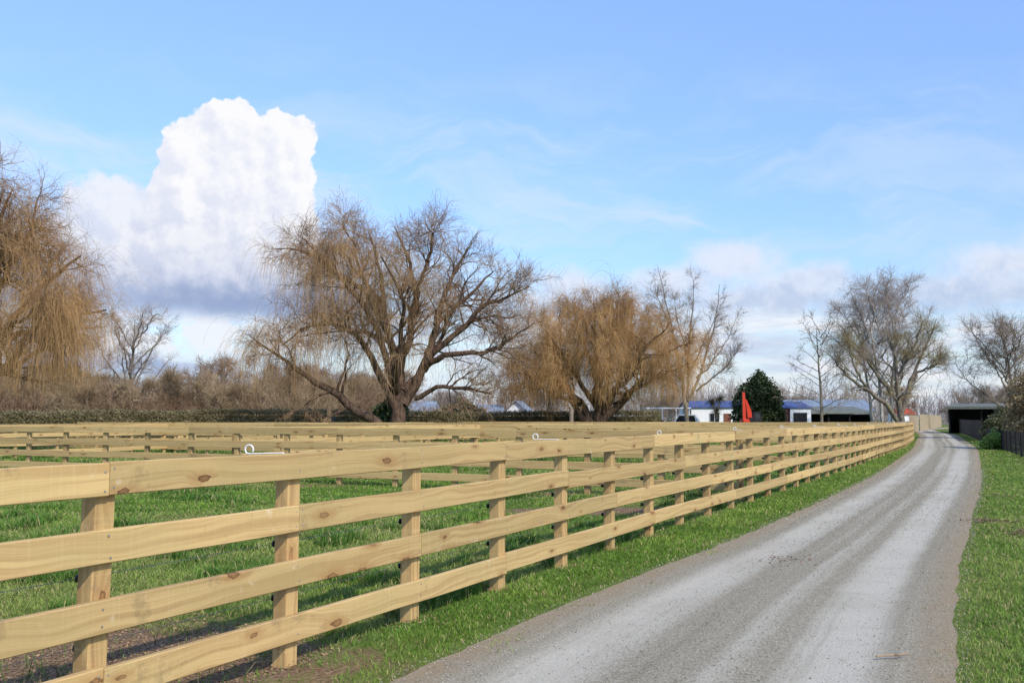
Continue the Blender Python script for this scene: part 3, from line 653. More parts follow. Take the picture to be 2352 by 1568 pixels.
gl=[tree('bare_tree',(-31.5,108,0),generic(0,7.9,4.5,12,5),'bushy bare tree standing in brown scrub',dict(GEN,tw=.013),(M_gbark,M_scrub),43,group='bare trees behind the hedge'),
    tree('bare_tree',(-24.5,112,0),generic(0,6.4,4.5,12,6,-.3),'bushy bare tree standing in brown scrub',dict(GEN,tw=.013),(M_gbark,M_gtwig),44,group='bare trees behind the hedge'),
    tree('bare_tree',(-41,93,0),generic(0,5.6,4.0,12,7,.2,.10),'low rounded tan bare shrub tree above the hedge',dict(GEN,tw=.014,n3=8),(M_gbark,M_scrub2),45,group='bare trees behind the hedge')]
def copy_thing(src,loc,rot,sc):
    kids=[o for o in list(COL.objects) if o.parent==src]
    n=src.copy(); n.location=loc; n.rotation_euler=(0,0,rot); n.scale=(sc,sc,sc); COL.objects.link(n)
    for k in kids:
        c_=k.copy(); c_.parent=n; COL.objects.link(c_)
    return n
rg=np.random.default_rng(21)
for k,(x,y,sc) in enumerate([(-52,108,.9),(-46.5,118,.8),(-56,125,1.0),(-37,122,.9),(-28,124,1.0),(-19,118,.95),(-14,122,.95),(-8.5,135,.8),(0,132,.75),(5,138,.8),(13,135,.7),(22,140,.75),(58,150,.8),(66,140,.9),(75,150,.8),(50,112,.5),(-43,104,.75),(43,150,.75),(36,140,.7),(-34,96,.8),(-20,100,.85),(-27,98,.75),(-16,108,.8)]):
    copy_thing(gl[k%2],(x,y,0),rg.uniform(0,6.28),sc)
for k,(x,y,sc) in enumerate([(-34.5,88,.85),(-30,91,1.0),(-25.5,88,.8),(-21,91,.95),(-16.5,89,.85),(-37.5,86,.75),(-46,92,1.0),(-50,90,.8),(-13.5,95,.9)]):
    copy_thing(gl[2],(x,y,0),rg.uniform(0,6.28),sc)

def thicket(name,n,xr,yr,h,mat,label,seed,r=.014,spread=.35,nk=6,gate=None):
    rg=np.random.default_rng(seed); X=rg.uniform(*xr,n);Y=rg.uniform(*yr,n)
    if gate is not None:
        k=(fbm(X*.22+7,Y*.12,2)>.5)==gate; X=X[k];Y=Y[k];n=len(X)
    hn=fbm(X*.22+3,Y*.1+seed,3)
    H=h[0]+(h[1]-h[0])*np.clip((hn-.3)*2.2,0,1)
    s=np.stack([X,Y,np.zeros(n)],1); d=np.stack([rg.normal(0,spread,n),rg.normal(0,spread,n),np.ones(n)],1)
    L=H*rg.uniform(.6,1.1,n); P=grow(rg,s,d,L,7,.14,0.0); Rd=taper(np.full(n,r*1.8),np.full(n,r*.7),7); a=Acc(); a.tub(P,Rd,3)
    s,d,rr,pi,t=spawn(rg,P,Rd,nk,.25,1.0,15,75); d[:,2]+=.2; L2=H[pi]*rg.uniform(.10,.28,len(s)); P2=grow(rg,s,d,L2,5,.18,0.0); a.tub(P2,taper(np.full(len(s),r),np.full(len(s),r*.6),5),3)
    o=obj(name,a.mesh(name,mat)); tag(o,label,'scrub',kind='stuff'); return o
thicket('brown_scrub',7500,(-66,-11),(84,104),(2.2,5.4),M_scrub,'leafless reddish-brown scrub thicket behind the hedge',51,.015,.42,7,True)
thicket('tan_scrub',7500,(-66,-11),(84,104),(2.2,5.6),M_scrub2,'leafless tan scrub thicket behind the hedge',57,.015,.42,7,False)
thicket('brown_scrub',1500,(-14,12),(114,122),(1.6,3.2),M_scrub,'low leafless scrub around distant houses',52,.018)
thicket('distant_woodland',4600,(-190,230),(240,300),(5,12),M_far,'far-off line of leafless trees on the horizon',53,.05,.18,5)
thicket('distant_woodland',1000,(20,62),(160,175),(4,9.0),M_btwig,'row of thin leafless poplars behind farm sheds',54,.020,.08)

# ---------------------------------------------------------------- foliage
M_leaf=attr_mat('foliage',.55,.25)
def foliage(lobes,n,size,c1,c2,rg,noise=.35,shell=.55):
    out=[];per=np.array([l[3]*l[4]*l[5] for l in lobes])**.667; per=(per/per.sum()*n).astype(int)
    for (x,y,z,rx,ry,rz),m in zip(lobes,per):
        d=nrm(rg.normal(size=(m,3))); rr=rg.uniform(shell,1.05,m)**.6; lump=1+noise*(fbm(d[:,0]*4.2+x*3+9,d[:,2]*4.2+d[:,1]*3+y,3)-.5)*1.9+rg.normal(0,.04,m)
        out.append(np.array((x,y,z))+d*(rr*lump)[:,None]*np.array((rx,ry,rz)))
    C=np.concatenate(out); V,F=quads(C,rg.uniform(.6,1.3,len(C))*size,rg)
    q=np.clip(fbm(C[:,0]*1.3+5,C[:,2]*1.3+C[:,1],3)*1.6-.3+rg.normal(0,.25,len(C)),0,1)[:,None]
    col=np.array(c1)*(1-q)+np.array(c2)*q
    return V,F,np.repeat(col,4,0)
def bush(name,loc,lobes,n,size,c1,c2,label,cat,seed,trunk=None,group=None,noise=.35):
    rg=np.random.default_rng(seed); V,F,col=foliage(lobes,n,size,c1,c2,rg,noise)
    root=empty(name,loc,label,cat,group)
    obj('crown',npmesh('crown',V,F,M_leaf,col=col),root)
    a=Acc(); h=trunk or lobes[0][2]
    P=[];Rr=[]
    for k in range(6):
        an=k*1.1; P.append([(0,0,-.1),(.1*math.cos(an),.1*math.sin(an),h*.3),(.35*lobes[0][3]*math.cos(an),.35*lobes[0][3]*math.sin(an),h*.75),(.7*lobes[0][3]*math.cos(an),.7*lobes[0][3]*math.sin(an),h*1.1)]); Rr.append([.05*h,.04*h,.02*h,.008*h])
    a.tub(np.array(P),np.array(Rr),6); obj('trunk',a.mesh('trunk',M_wbark),root); return root
bush('evergreen_tree',(24.2,98,0),[(0,0,3.5,1.8,1.9,2.1),(-1.2,0,2.9,1.2,1.4,1.3),(1.25,.2,3.0,1.2,1.4,1.5),(.1,0,4.9,1.1,1.2,1.2),(-.8,.2,4.2,1.0,1,.9),(1.1,-.3,4.0,.9,1,.9),(-1.5,0,1.8,1.1,1.2,1.1),(1.5,0,1.7,1.2,1.2,1.1),(0,-.4,1.9,1.6,1.5,1.2)],17000,.095,(.020,.036,.014),(.075,.105,.040),'rounded dark evergreen tree in front of a house','tree',61,3.5,noise=.75)
bush('shrub',(29.9,61,0),[(0,0,1.0,1.0,1.0,1.0),(.5,.4,1.2,.9,.9,.9),(-.45,0,.6,.7,.7,.6)],6000,.06,(.06,.068,.030),(.17,.18,.08),'dark green shrub beside the black fence','shrub',62,noise=.5)
bush('shrub',(23.9,49.5,0),[(0,0,.45,.45,.45,.45),(.32,0,.32,.38,.36,.32),(-.34,.1,.28,.34,.3,.28)],4000,.040,(.10,.20,.035),(.28,.44,.11),'small bright green shrub on the grass verge','shrub',63,noise=.6)
bush('shrub',(25.35,48.5,0),[(0,0,1.7,1.1,1.8,1.7),(.5,.8,2.7,1.1,1.6,1.4),(-.4,-.6,.9,.9,1.4,.9),(.8,-2,1.9,1.4,2,2.0),(1.5,-5,1.9,1.8,2.8,1.9)],34000,.048,(.17,.125,.065),(.46,.345,.18),'tall olive-brown shrub hedge beside the verge','shrub',64,noise=.7)
bush('shrub',(-9.3,76,0),[(0,0,1.6,1.2,1,1.5),(.5,0,2.4,.8,.8,.8)],3000,.10,(.03,.05,.02),(.08,.12,.045),'dark ivy-covered shrub by the hedge','shrub',65,noise=.5)
bush('shrub',(-5.5,104,0),[(0,0,1.8,2.2,1.5,1.6),(1.5,0,1.5,1.6,1.4,1.3)],4000,.14,(.11,.09,.05),(.25,.20,.11),'brown-green garden shrub beside a house','shrub',66,noise=.5)
def hedge(name,p0,p1,w,h,n,size,c1,c2,label,seed):
    rg=np.random.default_rng(seed); p0=np.array(p0,float);p1=np.array(p1,float);L=np.linalg.norm(p1-p0);u=(p1-p0)/L;nn=np.array((-u[1],u[0]))
    t=rg.uniform(0,L,n); hh=h*(.90+.18*fbm(t*.35,t*0+seed,3)+.05*rg.normal(size=n)*.7)
    f=rg.random(n); y=np.where(f<.6,-w/2+rg.normal(0,.12,n),rg.uniform(-w/2,w/2,n)); z=np.where(f<.6,rg.uniform(0,1,n)*hh,hh+rg.normal(0,.05,n))
    C=np.stack([u[0]*t+nn[0]*y,u[1]*t+nn[1]*y,z],1); V,F=quads(C,rg.uniform(.6,1.3,n)*size,rg)
    q=np.clip(fbm(t*1.5,z*2,3)*1.8-.4+rg.normal(0,.2,n),0,1)[:,None]; col=np.repeat(np.array(c1)*(1-q)+np.array(c2)*q,4,0)
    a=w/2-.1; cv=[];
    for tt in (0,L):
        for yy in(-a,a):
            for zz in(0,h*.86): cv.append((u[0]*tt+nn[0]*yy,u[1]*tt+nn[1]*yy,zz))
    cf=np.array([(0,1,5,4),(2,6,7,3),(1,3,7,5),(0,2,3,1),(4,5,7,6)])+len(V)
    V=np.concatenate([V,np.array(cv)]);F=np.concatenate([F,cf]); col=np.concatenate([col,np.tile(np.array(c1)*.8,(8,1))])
    o=obj(name,npmesh(name,V,F,M_leaf,col=col),loc=(p0[0],p0[1],0)); tag(o,label,'hedge'); return o
HC1=(.16,.135,.062);HC2=(.32,.27,.14)
hedge('hedge',(-46,69),(-14,75.5),1.4,2.02,42000,.050,HC1,HC2,'long clipped brown-green hedge behind the paddocks',71)
hedge('hedge',(-13.5,75.6),(13,90),1.4,2.0,36000,.052,HC1,HC2,'long clipped brown-green hedge behind the paddocks',72)
root=empty('cabbage_tree',(20.8,102,0),'spiky cabbage tree beside a white house','tree')
mb=MB(); mb.cyl((0,0,-.1),(.1,0,2.2),.14,.1); mb.cyl((.08,0,1.9),(-.35,0,3.2),.08,.06); mb.cyl((.08,0,1.9),(.5,.1,3.5),.08,.06); part('trunk',mb,M_gbark,root)
rg=np.random.default_rng(3); n=420; ce=np.array([(-.35,0,3.2),(.5,.1,3.5),(.1,0,2.3)])[rg.integers(0,3,n)]; d=nrm(rg.normal(size=(n,3))+np.array((0,0,.1))); P=grow(rg,ce,d,rg.uniform(.5,.95,n),4,.05,-.25); a=Acc(); a.tub(P,taper(np.full(n,.022),np.full(n,.006),4),3); obj('crown',a.mesh('crown',plain('cabbage_leaves',(.08,.075,.045))),root)

# ---------------------------------------------------------------- buildings
M_wwall=plain('white_weatherboard',(.80,.81,.82),.6,.05,2)
M_glass=plain('dark_glass',(.02,.025,.03),.1,.2,spec=.8)
M_brown=plain('red_brown_cladding',(.20,.075,.048),.7,.2)
M_dark=plain('black_timber',(.018,.018,.020),.7,.2)
M_frame=plain('window_frame',(.60,.61,.63),.5,.05)
def roofmat(name,c,axis=0,freq=6.0):
    m,t,b=newmat(name); sep=t.new('ShaderNodeSeparateXYZ'); t.put(sep.inputs[0],objco(t))
    w=t.m('SINE',t.m('MULTIPLY',sep.outputs[axis],freq*6.283)); n=t.noise(objco(t),1.5,4)
    col=t.mix(t.ss(n,.3,.7),tuple(x*.8 for x in c),tuple(min(1,x*1.15) for x in c)); t.put(b.inputs['Base Color'],col)
    b.inputs['Roughness'].default_value=.75; b.inputs['Specular IOR Level'].default_value=.1; bump(t,b,w,.6,.03); return m
M_blue=roofmat('blue_roof',(.085,.12,.26)); M_grey=roofmat('grey_green_roof',(.17,.18,.15)); M_lblue=roofmat('pale_blue_roof',(.36,.44,.50)); M_slate=roofmat('slate_blue_roof',(.22,.27,.33)); M_red=roofmat('red_roof',(.42,.09,.05))
def window(root,x,z,w,h,y,name='window'):
    mb=MB(); mb.box(x-w/2,x+w/2,y-.02,y+.03,z,z+h); p=part(name,mb,M_glass,root)
    mb=MB()
    for (a,b_,c_,d_) in [(x-w/2-.06,x+w/2+.06,z-.06,z),(x-w/2-.06,x+w/2+.06,z+h,z+h+.06),(x-w/2-.06,x-w/2,z,z+h),(x+w/2,x+w/2+.06,z,z+h),(x-.025,x+.025,z,z+h)]:
        mb.box(a,b_,y-.05,y-.022,c_,d_)
    f=part('frame',mb,M_frame,p)
    return p
def gable_house(name,loc,w,dp,eave,ridge,wm,rm,label,rot=0.0,axis='x',wins=(),door=None,over=.35,cat='house'):
    root=empty(name,loc,label,cat,rot=rot)
    mb=MB()
    if axis=='x': mb.prism([(0,0),(dp,0),(dp,eave),(dp/2,ridge-.06),(0,eave)],0,w,'x')
    else: mb.prism([(0,0),(w,0),(w,eave),(w/2,ridge-.06),(0,eave)],0,dp,'y')
    part('wall',mb,wm,root)
    mb=MB(); t_=.10
    if axis=='x':
        k=(ridge-eave)/(dp/2); e=eave-over*k; mb.prism([(-over,e),(dp/2,ridge),(dp+over,e),(dp+over,e+t_),(dp/2,ridge+t_),(-over,e+t_)],-over,w+over,'x')
    else:
        k=(ridge-eave)/(w/2); e=eave-over*k; mb.prism([(-over,e),(w/2,ridge),(w+over,e),(w+over,e+t_),(w/2,ridge+t_),(-over,e+t_)],-over,dp+over,'y')
    part('roof',mb,rm,root)
    for (x,z,ww,hh) in wins: window(root,x,z,ww,hh,-.03)
    if door:
        x,ww,hh,dm=door; mb=MB(); mb.box(x-ww/2,x+ww/2,-.05,.02,.02,hh); dd=part('door',mb,dm,root)
        mb=MB(); mb.box(x+ww/2-.15,x+ww/2-.10,-.10,-.052,hh*.45,hh*.5); part('handle',mb,M_frame,dd)
    return root
gable_house('house',(19.6,109,0),9.0,8,2.75,3.45,M_wwall,M_blue,'low white weatherboard house with blue metal roof',wins=[(2.5,1.2,1.0,.9)],door=(3.9,.8,2.1,M_brown),over=.2)
gable_house('house',(29.1,110,0),1.3,8,2.7,3.45,M_brown,M_blue,'red-brown clad wing with blue metal roof',over=.15)
gable_house('garage',(30.8,110.5,0),2.3,8,2.7,3.4,M_wwall,M_blue,'small white garage with blue roof and dark door',door=(1.1,1.5,2.2,M_dark),over=.15,cat='garage')
gable_house('house',(-12.6,126,0),3.8,7,2.1,3.7,M_wwall,M_slate,'small house with slate-blue gabled roof behind hedge',rot=.35,axis='x',wins=[(2.2,1.0,1.2,.9)])
gable_house('house',(-4.9,128,0),3.6,7,2.3,3.3,M_wwall,M_slate,'low pale house with grey roof behind hedge',axis='x',wins=[(1.2,1.0,1.0,1.1),(2.8,1.0,.8,1.1)])
gable_house('house',(-1.0,123,0),3.0,6,2.3,3.7,M_wwall,M_slate,'pale gabled house behind hedge',axis='y',wins=[(1.5,1.1,1.0,1.0)],rot=-.15)
gable_house('farm_shed',(-39.5,102,0),3.4,3,1.75,2.15,M_slate,M_lblue,'small shed with pale blue roof behind hedge',axis='x',cat='shed')
gable_house('house',(83,215,0),3.6,6,2.6,3.7,M_wwall,M_red,'distant house with red roof near the track',axis='x')
gable_house('farm_shed',(33,126,0),12,9,2.6,3.9,M_slate,M_slate,'long grey-blue metal barn behind the stables',axis='x',rot=-.1,cat='shed')
def open_shed(name,loc,w,dp,hf,hb,wm,rm,label,rot,bays,fascia=.18):
    root=empty(name,loc,label,'shed',rot=rot)
    mb=MB(); mb.box(0,w,dp-.1,dp,0,hb-.1); mb.box(0,.1,0,dp-.1,0,min(hf,hb)-.1); mb.box(w-.1,w,0,dp-.1,0,min(hf,hb)-.1); part('wall',mb,wm,root)
    mb=MB(); mb.prism([(-.5,hf),(dp+.3,hb),(dp+.3,hb+.09),(-.5,hf+.09)],-.3,w+.3,'x'); part('roof',mb,rm,root)
    mb=MB(); mb.box(-.3,w+.3,-.56,-.502,hf-fascia+.05,hf+.10); part('fascia',mb,rm,root)
    for k in range(bays+1):
        x=.05+(w-.1)*k/bays; mb=MB(); mb.box(x-.06,x+.06,-.10,.02,-.1,hf-.02); part('support_post',mb,wm,root)
    return root
open_shed('stable_shed',(33.4,113,0),7.2,6,2.15,2.9,M_dark,M_grey,'low stable shed with grey-green corrugated roof',0,3,.12)
open_shed('open_shed',(45.9,105,0),9.5,6,2.7,3.10,M_dark,M_grey,'long low black open-fronted shed with corrugated roof',-.55,3,.22)
root=empty('carport',(14.5,107.5,0),'flat-roofed open timber carport beside the white house','carport')
mb=MB(); mb.box(0,4.8,0,4,2.62,2.74); part('roof',mb,M_frame,root)
for x in(.1,1.7,3.2,4.6):
    for y in(.1,3.8):
        mb=MB(); mb.box(x-.05,x+.05,y-.05,y+.05,-.05,2.62); part('support_post',mb,M_frame,root)
mb=MB()
for k in range(12): mb.box(.2+k*.4,.26+k*.4,-.3,-.002,2.55,2.61)
part('rafters',mb,M_frame,root)

def car(name,loc,rot,paint,label,h=1.5,L=4.3):
    root=empty(name,loc,label,'car',rot=rot)
    w=1.75; body=[(-L/2,.35),(-L/2,.75),(-L/2+.15,.92),(-L*.24,1.0),(L*.30,.98),(L*.47,.90),(L/2,.70),(L/2,.35),(L*.40,.30),(-L*.40,.30)]
    mb=MB(); mb.prism([(a,z) for a,z in body],-w/2,w/2,'y'); part('body',mb,paint,root,.05)
    mb=MB(); cab=[(-L*.40,.97),(-L*.33,h-.04),(-L*.05,h),(L*.08,h-.06),(L*.24,.97)]; mb.prism(cab,-w/2+.12,w/2-.12,'y'); part('cabin',mb,paint,root,.05)
    mb=MB(); g_=[(-L*.34,1.02),(-L*.30,h-.14),(L*.07,h-.14),(L*.19,1.02)]; mb.prism(g_,-w/2+.112,w/2-.112,'y'); part('window',mb,M_glass,root)
    for x in(-L*.3,L*.31):
        for sy in(-1,1):
            mb=MB(); mb.cyl((x,sy*(w/2-.2),.32),(x,sy*(w/2+.01),.32),.32,n=20); wh=part('wheel',mb,M_dark,root)
            mb=MB(); mb.cyl((x,sy*(w/2+.005),.32),(x,sy*(w/2+.025),.32),.19,n=16); part('rim',mb,M_frame,wh)
    for sy in(-.6,.6):
        mb=MB(); mb.box(L/2-.10,L/2+.01,sy-.16,sy+.16,.66,.80); part('headlight',mb,M_white,root)
    return root
car('parked_car',(14.9,104,0),.2,plain('navy_paint',(.01,.015,.06),.25,.1,spec=.6),'dark blue hatchback parked beside the carport',1.75)
car('parked_car',(18.0,105,0),2.8,plain('white_paint',(.75,.75,.76),.25,.03,spec=.6),'white van-like car parked by the house',2.0)
M_or=plain('red_orange_paint',(.58,.045,.018),.45,.1)
root=empty('excavator',(21.7,94,0),'orange-red mini excavator with raised folded boom','excavator')
for sy in(-.75,.75):
    mb=MB(); mb.prism([(-.2,.05),(-.3,.3),(-.2,.5),(1.9,.5),(2.05,.3),(1.9,.05)],sy-.2,sy+.2,'y'); part('track',mb,M_dark,root,.04)
mb=MB(); mb.prism([(-.1,.55),(-.1,1.45),(.9,1.55),(1.0,1.15),(2.0,1.1),(2.05,.9),(1.95,.55)],-.8,.8,'y'); part('body',mb,M_or,root,.05)
mb=MB(); mb.prism([(.95,1.2),(1.0,2.15),(1.75,2.18),(1.8,1.2)],-.1,.75,'y'); cb=part('cab',mb,M_dark,root,.05)
mb=MB(); mb.box(1.1,1.6,-.125,-.105,1.4,2.0); part('window',mb,M_glass,cb)
mb=MB(); mb.prism([(-.10,1.2),(.26,1.2),(.18,2.4),(.12,4.0),(-.10,4.0),(-.10,2.4)],-.62,-.40,'y'); bo=part('boom',mb,M_or,root,.015)
mb=MB(); mb.prism([(.16,3.35),(.28,3.30),(.52,2.75),(.72,2.2),(.78,1.5),(.40,1.4),(.26,2.3)],-.60,-.42,'y'); part('stick',mb,M_or,root,.015)
mb=MB(); mb.cyl((.22,-.64,1.6),(.20,-.64,2.9),.03); part('hydraulic_ram',mb,M_dark,root)
mb=MB(); mb.prism([(.45,1.65),(.9,1.6),(1.0,1.3),(.75,.95),(.55,1.15)],-.85,-.36,'y'); part('bucket',mb,M_dark,root,.02)
def board_fence(name,p0,p1,h,bw,mat,label,gap=.004,th=.025):
    p0=np.array(p0,float);p1=np.array(p1,float);L=np.linalg.norm(p1-p0);th_=math.atan2(*(p1-p0)[::-1])
    root=empty(name,(p0[0],p0[1],0),label,'fence',rot=th_)
    mb=MB(); n=int(L/bw); rg=np.random.default_rng(1)
    for k in range(n): mb.box(k*bw+gap/2,(k+1)*bw-gap/2,0,th,.03,h+rg.normal(0,.012))
    part('palings',mb,mat,root)
    mb=MB(); 
    for z in(.3,h-.3): mb.box(0,L,th+.002,th+.05,z,z+.08)
    part('rails',mb,mat,root)
    return root
M_pal=plain('pale_palings',(.38,.30,.19),.8,.25,3)
board_fence('paling_fence',(43.2,108.5),(50.5,124),1.9,.15,M_pal,'pale timber paling fence along the bend of the track')
board_fence('paling_fence',(50.9,124.6),(80,186),2.1,.3,M_pal,'pale timber paling fence along the far track')
board_fence('black_fence',(31.0,66),(41.8,92),1.42,.11,M_dark,'black vertical-board fence beside the track',gap=.03)
board_fence('black_fence',(42.0,92.4),(53.4,121),1.45,.12,M_dark,'black vertical-board fence beside the track',gap=.03)
p0=np.array((17.2,32.5));p1=np.array((30.8,65.6)); L=np.linalg.norm(p1-p0)
root=empty('netting_fence',(p0[0],p0[1],0),'low dark wire netting fence along the verge','fence',rot=math.atan2(*(p1-p0)[::-1]))
for k in range(int(L/2.4)+1):
    mb=MB(); mb.cyl((k*2.4,0,-.1),(k*2.4,0,1.0),.045,.04,n=8); part('post',mb,M_dark,root)
a=Acc(); zz=np.linspace(.08,.92,8); P=np.stack([np.stack([np.linspace(0,L,12),np.zeros(12),np.full(12,z)],1) for z in zz]); a.tub(P,np.full((8,12),.006),3)
xs=np.arange(0,L,.13); P=np.stack([np.stack([np.full(3,x),np.full(3,.004),np.linspace(.05,.94,3)],1) for x in xs]); a.tub(P,np.full((len(xs),3),.005),3); obj('netting',a.mesh('netting',M_dark),root)
root=empty('picket_fence',(-1.0,70,0),'low weathered picket fence in front of the hedge','fence')
mb=MB()
for k in range(18): mb.prism([(k*.32,.0),(k*.32+.07,.0),(k*.32+.07,1.15),(k*.32+.035,1.22),(k*.32,1.15)],0,.03,'y')
part('pickets',mb,M_post,root); mb=MB(); mb.box(0,5.6,.032,.07,.35,.42); mb.box(0,5.6,.032,.07,.9,.97); part('rails',mb,M_rail,root)
mb=MB(); mb.cyl((0,0,-.1),(0.02,0,2.4),.17,.15,n=14); o=obj('gate_post',mb.mesh('gate_post',M_gtwig,.01),loc=(4.5,76,0)); tag(o,'thick grey weathered post beside the willow','post')
root=empty('jump_box',(-21.5,64,0),'low wooden plank box standing in the paddock','box')
mb=MB()
for k in range(4): mb.box(0,1.1,0,.03,.28*k+.02,.28*k+.27)
for k in range(4): mb.box(0,1.1,.57,.6,.28*k+.02,.28*k+.27)
part('planks',mb,M_rail,root); mb=MB(); mb.box(-.05,1.15,-.05,.65,1.142,1.18); part('lid',mb,M_rail,root)

# ---------------------------------------------------------------- world
W=bpy.data.worlds.new("World"); scene.world=W; W.use_nodes=True
W.cycles.sampling_method='NONE'
t=NT(W.node_tree); bg=W.node_tree.nodes['Background']
SUN_EL=40; SUN_AZ=148
sky=t.new('ShaderNodeTexSky'); sky.sky_type='NISHITA'; sky.sun_disc=False; sky.sun_elevation=R(SUN_EL); sky.sun_rotation=R(SUN_AZ); sky.air_density=1.0; sky.dust_density=.6; sky.ozone_density=1.5
co=t.new('ShaderNodeTexCoord').outputs['Generated']; sp=t.new('ShaderNodeSeparateXYZ'); t.put(sp.inputs[0],co)
DEG=57.2958
az=t.m('MULTIPLY',t.m('ARCTAN2',sp.outputs[0],sp.outputs[1]),DEG); el=t.m('MULTIPLY',t.m('ARCSINE',sp.outputs[2]),DEG)
pc=t.new('ShaderNodeCombineXYZ'); t.put(pc.inputs[0],az); t.put(pc.inputs[1],el); P0=pc.outputs[0]
def centred(vec,scale,detail,rough=.55):
    return t.v('SUBTRACT',t.noise(vec,scale,detail,rough,out=1),(.5,.5,.5))
def lobefield(p,lobes,k=.12):
    D=None
    for (a,e,rx,ry) in lobes:
        q=t.v('MULTIPLY',t.v('SUBTRACT',p,(a,e,0)),(1/rx,1/ry,0)); d=t.v('LENGTH',q)
        D=d if D is None else t.m('SMOOTH_MIN',D,d,k)
    return D
CU=[(-16.2,15.9,1.8,1.7),(-18.0,14.4,1.9,2.2),(-13.0,15.6,1.6,1.7),(-15.2,13.0,3.4,3.0),(-18.4,12.0,2.2,2.2),(-13.1,11.8,2.1,3.4),(-16.6,8.9,4.6,3.6),(-13.4,8.0,3.8,3.4),(-18.8,8.6,4.6,3.0)]
CL=[(-22.6,11.0,2.2,2.0),(-20.4,10.0,3.0,2.4),(-23.0,9.0,3.0,2.5),(-25.4,8.0,3.2,2.2),(-20.5,7.6,5.2,2.5),(-15,7.0,7.0,2.3),(-29,8.0,4,2.4)]
w1=centred(P0,.5,6,.58); w2=centred(P0,1.9,4,.6)
wv=t.v('ADD',t.v('MULTIPLY',w1,(2.1,1.9,0)),t.v('MULTIPLY',w2,(.46,.46,0)))
pw=t.v('ADD',P0,wv)
D=lobefield(pw,CU,.35); D1=lobefield(t.v('ADD',pw,(.55,.7,0)),CU,.6); DL=lobefield(pw,CL,.3); DL1=lobefield(t.v('ADD',pw,(.5,.6,0)),CL,.6)
s2=t.new('ShaderNodeSeparateXYZ'); t.put(s2.inputs[0],pw)
basecut=t.ss(t.m('ADD',t.m('MULTIPLY',s2.outputs[1],.5),t.m('MULTIPLY',el,.5)),5.0,6.5)
soft=t.ss(el,13,8,.90,.62); hard=t.ss(el,13,8,1.00,1.06)
ac=t.m('MULTIPLY',t.ss(D,hard,soft),basecut)
acl=t.m('MULTIPLY',t.m('MULTIPLY',t.ss(DL,1.06,.80),basecut),.95)
bil=t.noise(P0,.8,7,.62); bil2=t.noise(t.v('ADD',P0,(.35,.4,0)),.8,7,.62)
relief=t.m('MULTIPLY',t.m('SUBTRACT',bil,bil2),2.6)
Dr=t.noise(P0,.45,3,.5); Dr2=t.noise(t.v('ADD',P0,(.7,.8,0)),.45,3,.5)
relief=t.m('ADD',relief,t.m('MULTIPLY',t.m('SUBTRACT',Dr,Dr2),2.0))
lit=t.m('ADD',t.ss(t.m('SUBTRACT',D1,D),-.55,.45),relief,clamp=True)
litL=t.m('ADD',t.ss(t.m('SUBTRACT',DL1,DL),-.45,.45),relief,clamp=True)
hgt=t.ss(t.m('ADD',el,t.m('MULTIPLY',t.m('SUBTRACT',bil,.5),4.0)),6.8,13.0)
B_=10.0
def cc(r,g,b):
    f=lambda x:(((x/255+.055)/1.055)**2.4)*B_
    return (f(r),f(g),f(b))
ccol=t.mix(hgt,cc(206,214,236),cc(231,235,249)); ccol=t.mix(t.m('MULTIPLY',lit,t.m('ADD',t.m('MULTIPLY',hgt,.80),.20)),ccol,cc(252,252,255))
basef=t.ss(t.m('ADD',el,t.m('MULTIPLY',t.m('SUBTRACT',bil,.5),3.0)),8.4,6.2); basef=t.m('MULTIPLY',basef,t.ss(az,-30,-15,.5,.95))
ccol=t.mix(basef,ccol,cc(150,169,207))
hl=t.ss(t.m('ADD',el,t.m('MULTIPLY',t.m('SUBTRACT',bil,.5),4.0)),6.6,11.5)
clcol=t.mix(hl,cc(203,213,237),cc(224,230,247)); clcol=t.mix(t.m('MULTIPLY',t.m('MULTIPLY',litL,hl),.7),clcol,cc(246,248,253)); clcol=t.mix(t.m('MULTIPLY',basef,.85),clcol,cc(158,177,213))
BK=[(12.6,8.7,2.8,1.5),(9.3,7.6,2.6,1.2),(16.4,7.4,3.6,1.2),(3.2,7.6,2.3,1.1),(4.5,6.6,5.0,.9),(26.2,8.0,2.6,1.3),(25.0,6.6,4.5,1.3),(31,8.2,4,2.0),(14.5,6.6,6.5,.8)]
wb=centred(P0,.5,5,.6); pb=t.v('ADD',P0,t.v('MULTIPLY',wb,(3.8,2.2,0))); Db=lobefield(pb,BK,.2)
eln=t.m('ADD',el,t.m('MULTIPLY',t.m('SUBTRACT',bil,.5),2.0))
ab=t.m('MULTIPLY',t.ss(Db,1.35,.40),t.ss(eln,4.6,6.4))
hb=t.ss(t.m('ADD',el,t.m('MULTIPLY',t.m('SUBTRACT',bil,.5),6.0)),5.2,9.0); bcol=t.mix(hb,cc(186,200,228),cc(234,237,248))
str_=t.v('MULTIPLY',P0,(.11,.55,1.0)); ln=t.noise(str_,1.0,6,.62,.3)
al=t.m('MULTIPLY',t.ss(ln,.36,.60),t.ss(el,8.4,4.6)); al=t.m('MAXIMUM',al,t.m('MULTIPLY',t.ss(el,5.2,.3),.85))
bpf=t.noise(t.v('MULTIPLY',P0,(.5,.9,1)),1.0,4,.5)
brk=t.m('MULTIPLY',t.m('MULTIPLY',t.ss(az,-9,-12),t.ss(az,-27,-20)),t.m('MULTIPLY',t.ss(eln,2.6,4.0),t.ss(eln,6.4,5.4)))
brk=t.m('MULTIPLY',brk,t.ss(bpf,.36,.50,.25,1.0))
ln2=t.noise(t.v('MULTIPLY',P0,(.16,.9,1.0)),1.0,5,.6,.2); lcol=t.mix(t.ss(ln2,.38,.62),cc(206,219,241),cc(243,246,252))
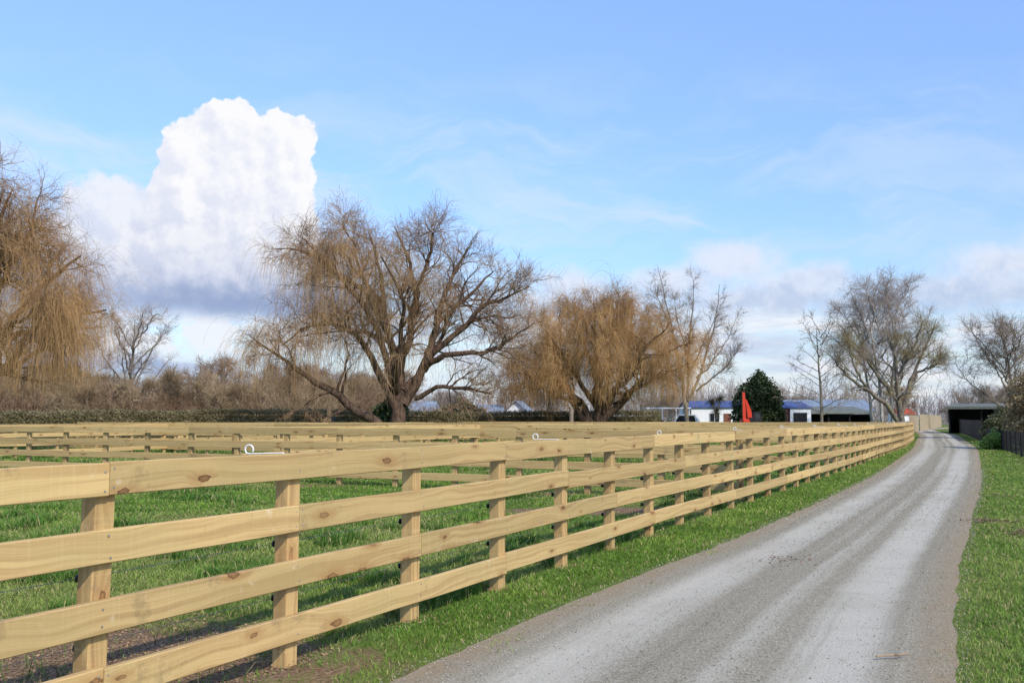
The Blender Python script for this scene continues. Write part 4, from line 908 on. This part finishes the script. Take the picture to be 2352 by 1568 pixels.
leftdark=t.m('MULTIPLY',t.ss(az,-6,-14),t.m('MULTIPLY',t.ss(el,4.2,3.0),t.ss(el,.8,2.0))); lcol=t.mix(t.m('MULTIPLY',leftdark,t.ss(ln2,.30,.60,1.0,.5)),lcol,cc(150,177,219))
al=t.m('MAXIMUM',al,t.m('MULTIPLY',brk,.9)); lcol=t.mix(t.m('MULTIPLY',brk,.9),lcol,cc(244,246,252))
cn=t.noise(t.v('MULTIPLY',t.v('ADD',P0,t.v('MULTIPLY',centred(P0,.15,3),(7,5,0))),(.06,.24,1)),1.0,6,.62,.5)
aci=t.m('MULTIPLY',t.ss(cn,.42,.70),t.m('MULTIPLY',t.ss(el,22,11),t.ss(az,32,0,.35,.80)))
g0=t.m('DIVIDE',el,24.0,clamp=True)
ramp=t.new('ShaderNodeValToRGB'); t.put(ramp.inputs[0],g0); e=ramp.color_ramp.elements
k_=4.0
e[0].position=0; e[0].color=(1.18/k_,1.25/k_,1.44/k_,1); e[1].position=1; e[1].color=(2.20/k_,2.36/k_,2.85/k_,1)
q=e.new(.45); q.color=(1.52/k_,1.72/k_,2.08/k_,1)
skyc=t.mix(1.0,t.mix(1.0,sky.outputs[0],ramp.outputs[0],'MULTIPLY'),(k_,k_,k_),'MULTIPLY')
c=t.mix(aci,skyc,cc(222,235,253)); c=t.mix(al,c,lcol); c=t.mix(t.m('MULTIPLY',ab,.80),c,bcol); c=t.mix(acl,c,clcol); c=t.mix(ac,c,ccol)
t.l.new(c,bg.inputs[0]); bg.inputs[1].default_value=.10

sl=bpy.data.lights.new('sun','SUN'); sl.energy=3.75; sl.angle=R(.53); sl.color=(1,.92,.79)
so=bpy.data.objects.new('sun',sl); COL.objects.link(so)
dv=Vector((math.sin(R(SUN_AZ))*math.cos(R(SUN_EL)),math.cos(R(SUN_AZ))*math.cos(R(SUN_EL)),math.sin(R(SUN_EL))))
so.rotation_euler=dv.to_track_quat('Z','Y').to_euler(); so.location=dv*50

cam=bpy.data.cameras.new('camera'); cam.lens=35; cam.sensor_width=36; cam.clip_end=9000; cam.clip_start=.05
co_=bpy.data.objects.new('camera',cam); COL.objects.link(co_); co_.location=(0,0,1.5); co_.rotation_euler=(R(90+4.45),0,0)
scene.camera=co_
scene.view_settings.view_transform='Standard'; scene.view_settings.look='None'; scene.view_settings.exposure=0
